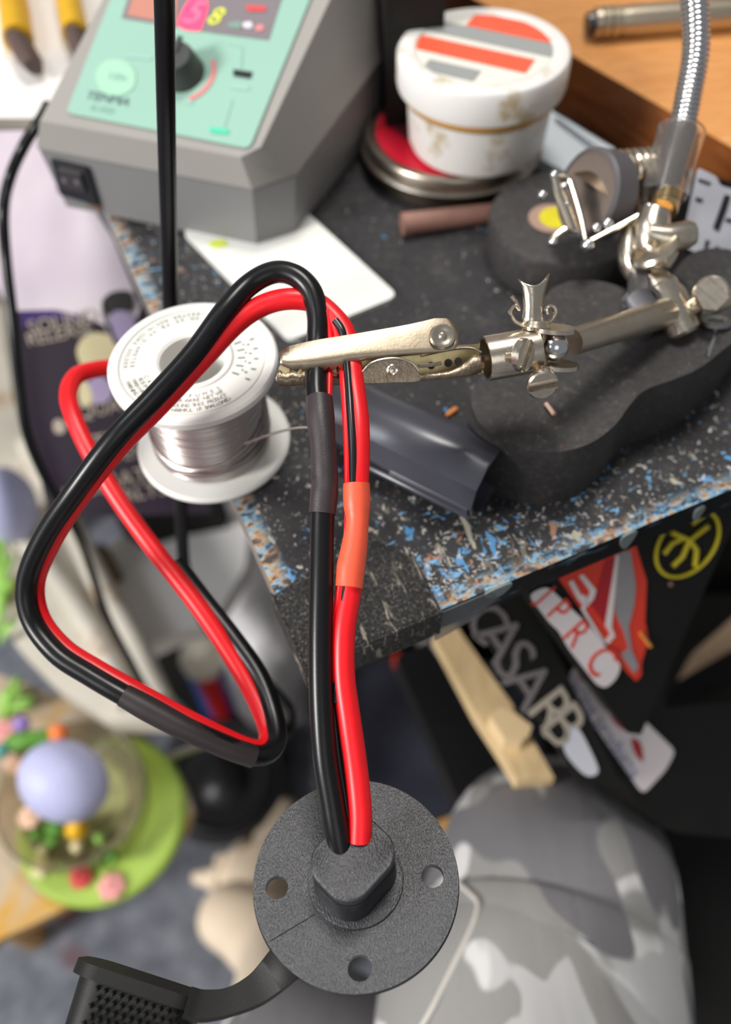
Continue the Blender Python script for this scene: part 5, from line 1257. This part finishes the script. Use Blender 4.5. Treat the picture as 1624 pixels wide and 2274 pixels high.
# ================================================================ PERSON
def F0(u, v, z=.0): return Z(u, v, z)
kneeR = P(1232, 1968, .470); thR = P(1175, 2420, .400); hipR = V((.09, -.33, .60))
kneeL = P(705, 2530, .440); ankL = F0(610, 2075, .075); hipL = V((-.09, -.33, .60))
ankR = V((kneeR.x - .01, kneeR.y + .02, .075))
verts = []; edges = []; rad_ = []
def sv(p, r, parent=None):
    verts.append(V(p)); rad_.append(r)
    if parent is not None: edges.append((parent, len(verts) - 1))
    return len(verts) - 1
pel = sv((0, -.36, .62), .10); bel = sv((0, -.38, .74), .115, pel)
hr = sv(hipR, .078, pel); k1 = sv(thR + V((0, -.02, -.012)), .058, hr); k2 = sv(kneeR + V((0, -.012, -.010)), .048, k1)
q = sv(kneeR.lerp(ankR, .35), .047, k2); aR = sv(ankR, .030, q)
def foot(an, toeB, toeP, heel):
    h = sv(heel, .026, an)
    mid = (toeB + toeP) / 2
    m1 = sv(V(verts[an]).lerp(mid, .45) - V((0, 0, .022)), .036, an)
    tips = []
    for k in range(5):
        t = k / 4; b = toeB.lerp(toeP, t); r = .0125 if k == 0 else .0088 - k * .0004
        root_ = V(verts[m1]).lerp(b, .55); root_.z = .020
        a = sv(root_, .026 if k in (0, 4) else .024, m1)
        c = sv(V(verts[m1]).lerp(b, .84) + V((0, 0, .0)), r * 1.05, a); verts[c].z = max(.013, r)
        d = sv(b, r * 1.15, c); verts[d].z = r + .001
aL_p = hl_ = sv(hipL, .078, pel); t1 = sv(hipL.lerp(kneeL, .6), .066, hl_); t2 = sv(kneeL + V((0, -.01, -.012)), .050, t1)
q = sv(kneeL.lerp(ankL, .35), .052, t2); q2 = sv(kneeL.lerp(ankL, .7), .040, q); aL = sv(ankL, .033, q2)
foot(aL, F0(640, 1772, .012), F0(425, 1945, .012), ankL + V((.012, -.045, -.045)))
lat = sv(F0(462, 2020, .032), .040, aL)
foot(aR, ankR + V((-.03, .17, -.063)), ankR + V((.05, .13, -.063)), ankR + V((.0, -.045, -.045)))
me = bpy.data.meshes.new('person'); me.from_pydata(verts, edges, []); person = bpy.data.objects.new('person', me); C.objects.link(person)
WM[person.name] = Matrix.Identity(4)
mdf = person.modifiers.new('body', 'SKIN'); mdf.use_smooth_shade = True
for i, r in enumerate(rad_):
    me.skin_vertices[0].data[i].radius = (r, r)
me.skin_vertices[0].data[0].use_root = True
s = person.modifiers.new('smooth', 'SUBSURF'); s.levels = s.render_levels = 2
me.materials.append(M['skin'])
tag(person, 'seated person in grey camouflage shorts, knee raised beside the bench, bare foot on the carpet', 'person')
# shorts: two legs and a seat in one cloth mesh
bm = B()
def legtube(pts, seg=40):
    q = spline(pts, 10); out = []
    tube(bm, q, seg, start=V((1, 0, 0)), cap=True)
legtube([(hipR + V((0, -.05, 0)), .095), (hipR.lerp(thR, .5), .088), (thR, .0745), (P(1195, 2230, .432), .0745), (P(1215, 2080, .458), .0715), (kneeR + V((0, .004, 0)), .0655), (kneeR + V((0, .012, -.022)), .060), (kneeR + V((0, .010, -.06)), .058), (kneeR + V((0, .006, -.12)), .060)])
for v in bm.verts:
    n = noise.noise(v.co * 17) * .0045 + noise.noise(v.co * V((60, 12, 12)) if False else v.co * 40) * .0012
    v.co += (v.co - V((v.co.x, v.co.y - .02, v.co.z - .05))).normalized() * n
bm2 = B(); 
tube(bm2, spline([(hipL + V((0, -.05, 0)), .095), (hipL.lerp(kneeL, .5), .088), (kneeL + V((0, -.02, 0)), .074), (kneeL + V((.0, .012, -.004)), .066), (kneeL + V((0, .02, -.035)), .064)], 10), 40, cap=True)
tube(bm2, spline([(V((-.13, -.36, .61)), .10), (V((0, -.36, .63)), .115), (V((.13, -.36, .61)), .10)], 8), 30)
shorts = finish(bm, 'shorts', 'camo', person, Mx=Matrix.Identity(4), sharp=80)
finish(bm2, 'shorts_left_leg', 'camo', shorts, Mx=Matrix.Identity(4), sharp=80)
shorts['label'] = 'light grey camouflage cotton shorts'
def onleg(u, v):
    # nearest point on the right leg cloth along the ray, from its centre line sphere sweep
    best = None
    for p, r in spline([(thR, .0745), (P(1195, 2230, .432), .0745), (P(1215, 2080, .458), .0715), (kneeR, .0655)], 20):
        d = ray(u, v).normalized(); oc = CAM - p; b = oc.dot(d); c = oc.dot(oc) - r * r; D = b * b - c
        if D > 0:
            t = -b - math.sqrt(D)
            if best is None or t < best: best = t
    return CAM + ray(u, v).normalized() * (best if best else .38)
bm = B(); tube(bm, spline([(onleg(u, v) - ray(u, v).normalized() * .0004, .0011) for u, v in ((1010, 1955), (1045, 1985), (1062, 2010), (1048, 2060), (1022, 2115), (990, 2180), (960, 2240), (925, 2300))], 6), 8)
finish(bm, 'pocket_seam', 'seam', shorts)
# stool under the person (off frame behind the camera's foot, carries the seat)
st2 = root('stool', (0, -.38, 0), 'plain black stool carrying the seated person', 'stool')
bm = B(); lathe(bm, [(0, .47), (.17, .47), (.18, .48), (.18, .50), (.17, .505), (0, .505)], Matrix.Translation((0, -.38, -.06)), 40); finish(bm, 'seat', 'black_gloss', st2)
for a in range(4):
    t = math.pi / 4 + a * math.pi / 2; bm = B(); tube(bm, [(V((.19 * math.cos(t), -.38 + .19 * math.sin(t), .0)), .012), (V((.12 * math.cos(t), -.38 + .12 * math.sin(t), .41)), .012)], 12); finish(bm, 'leg', 'black_gloss', st2)
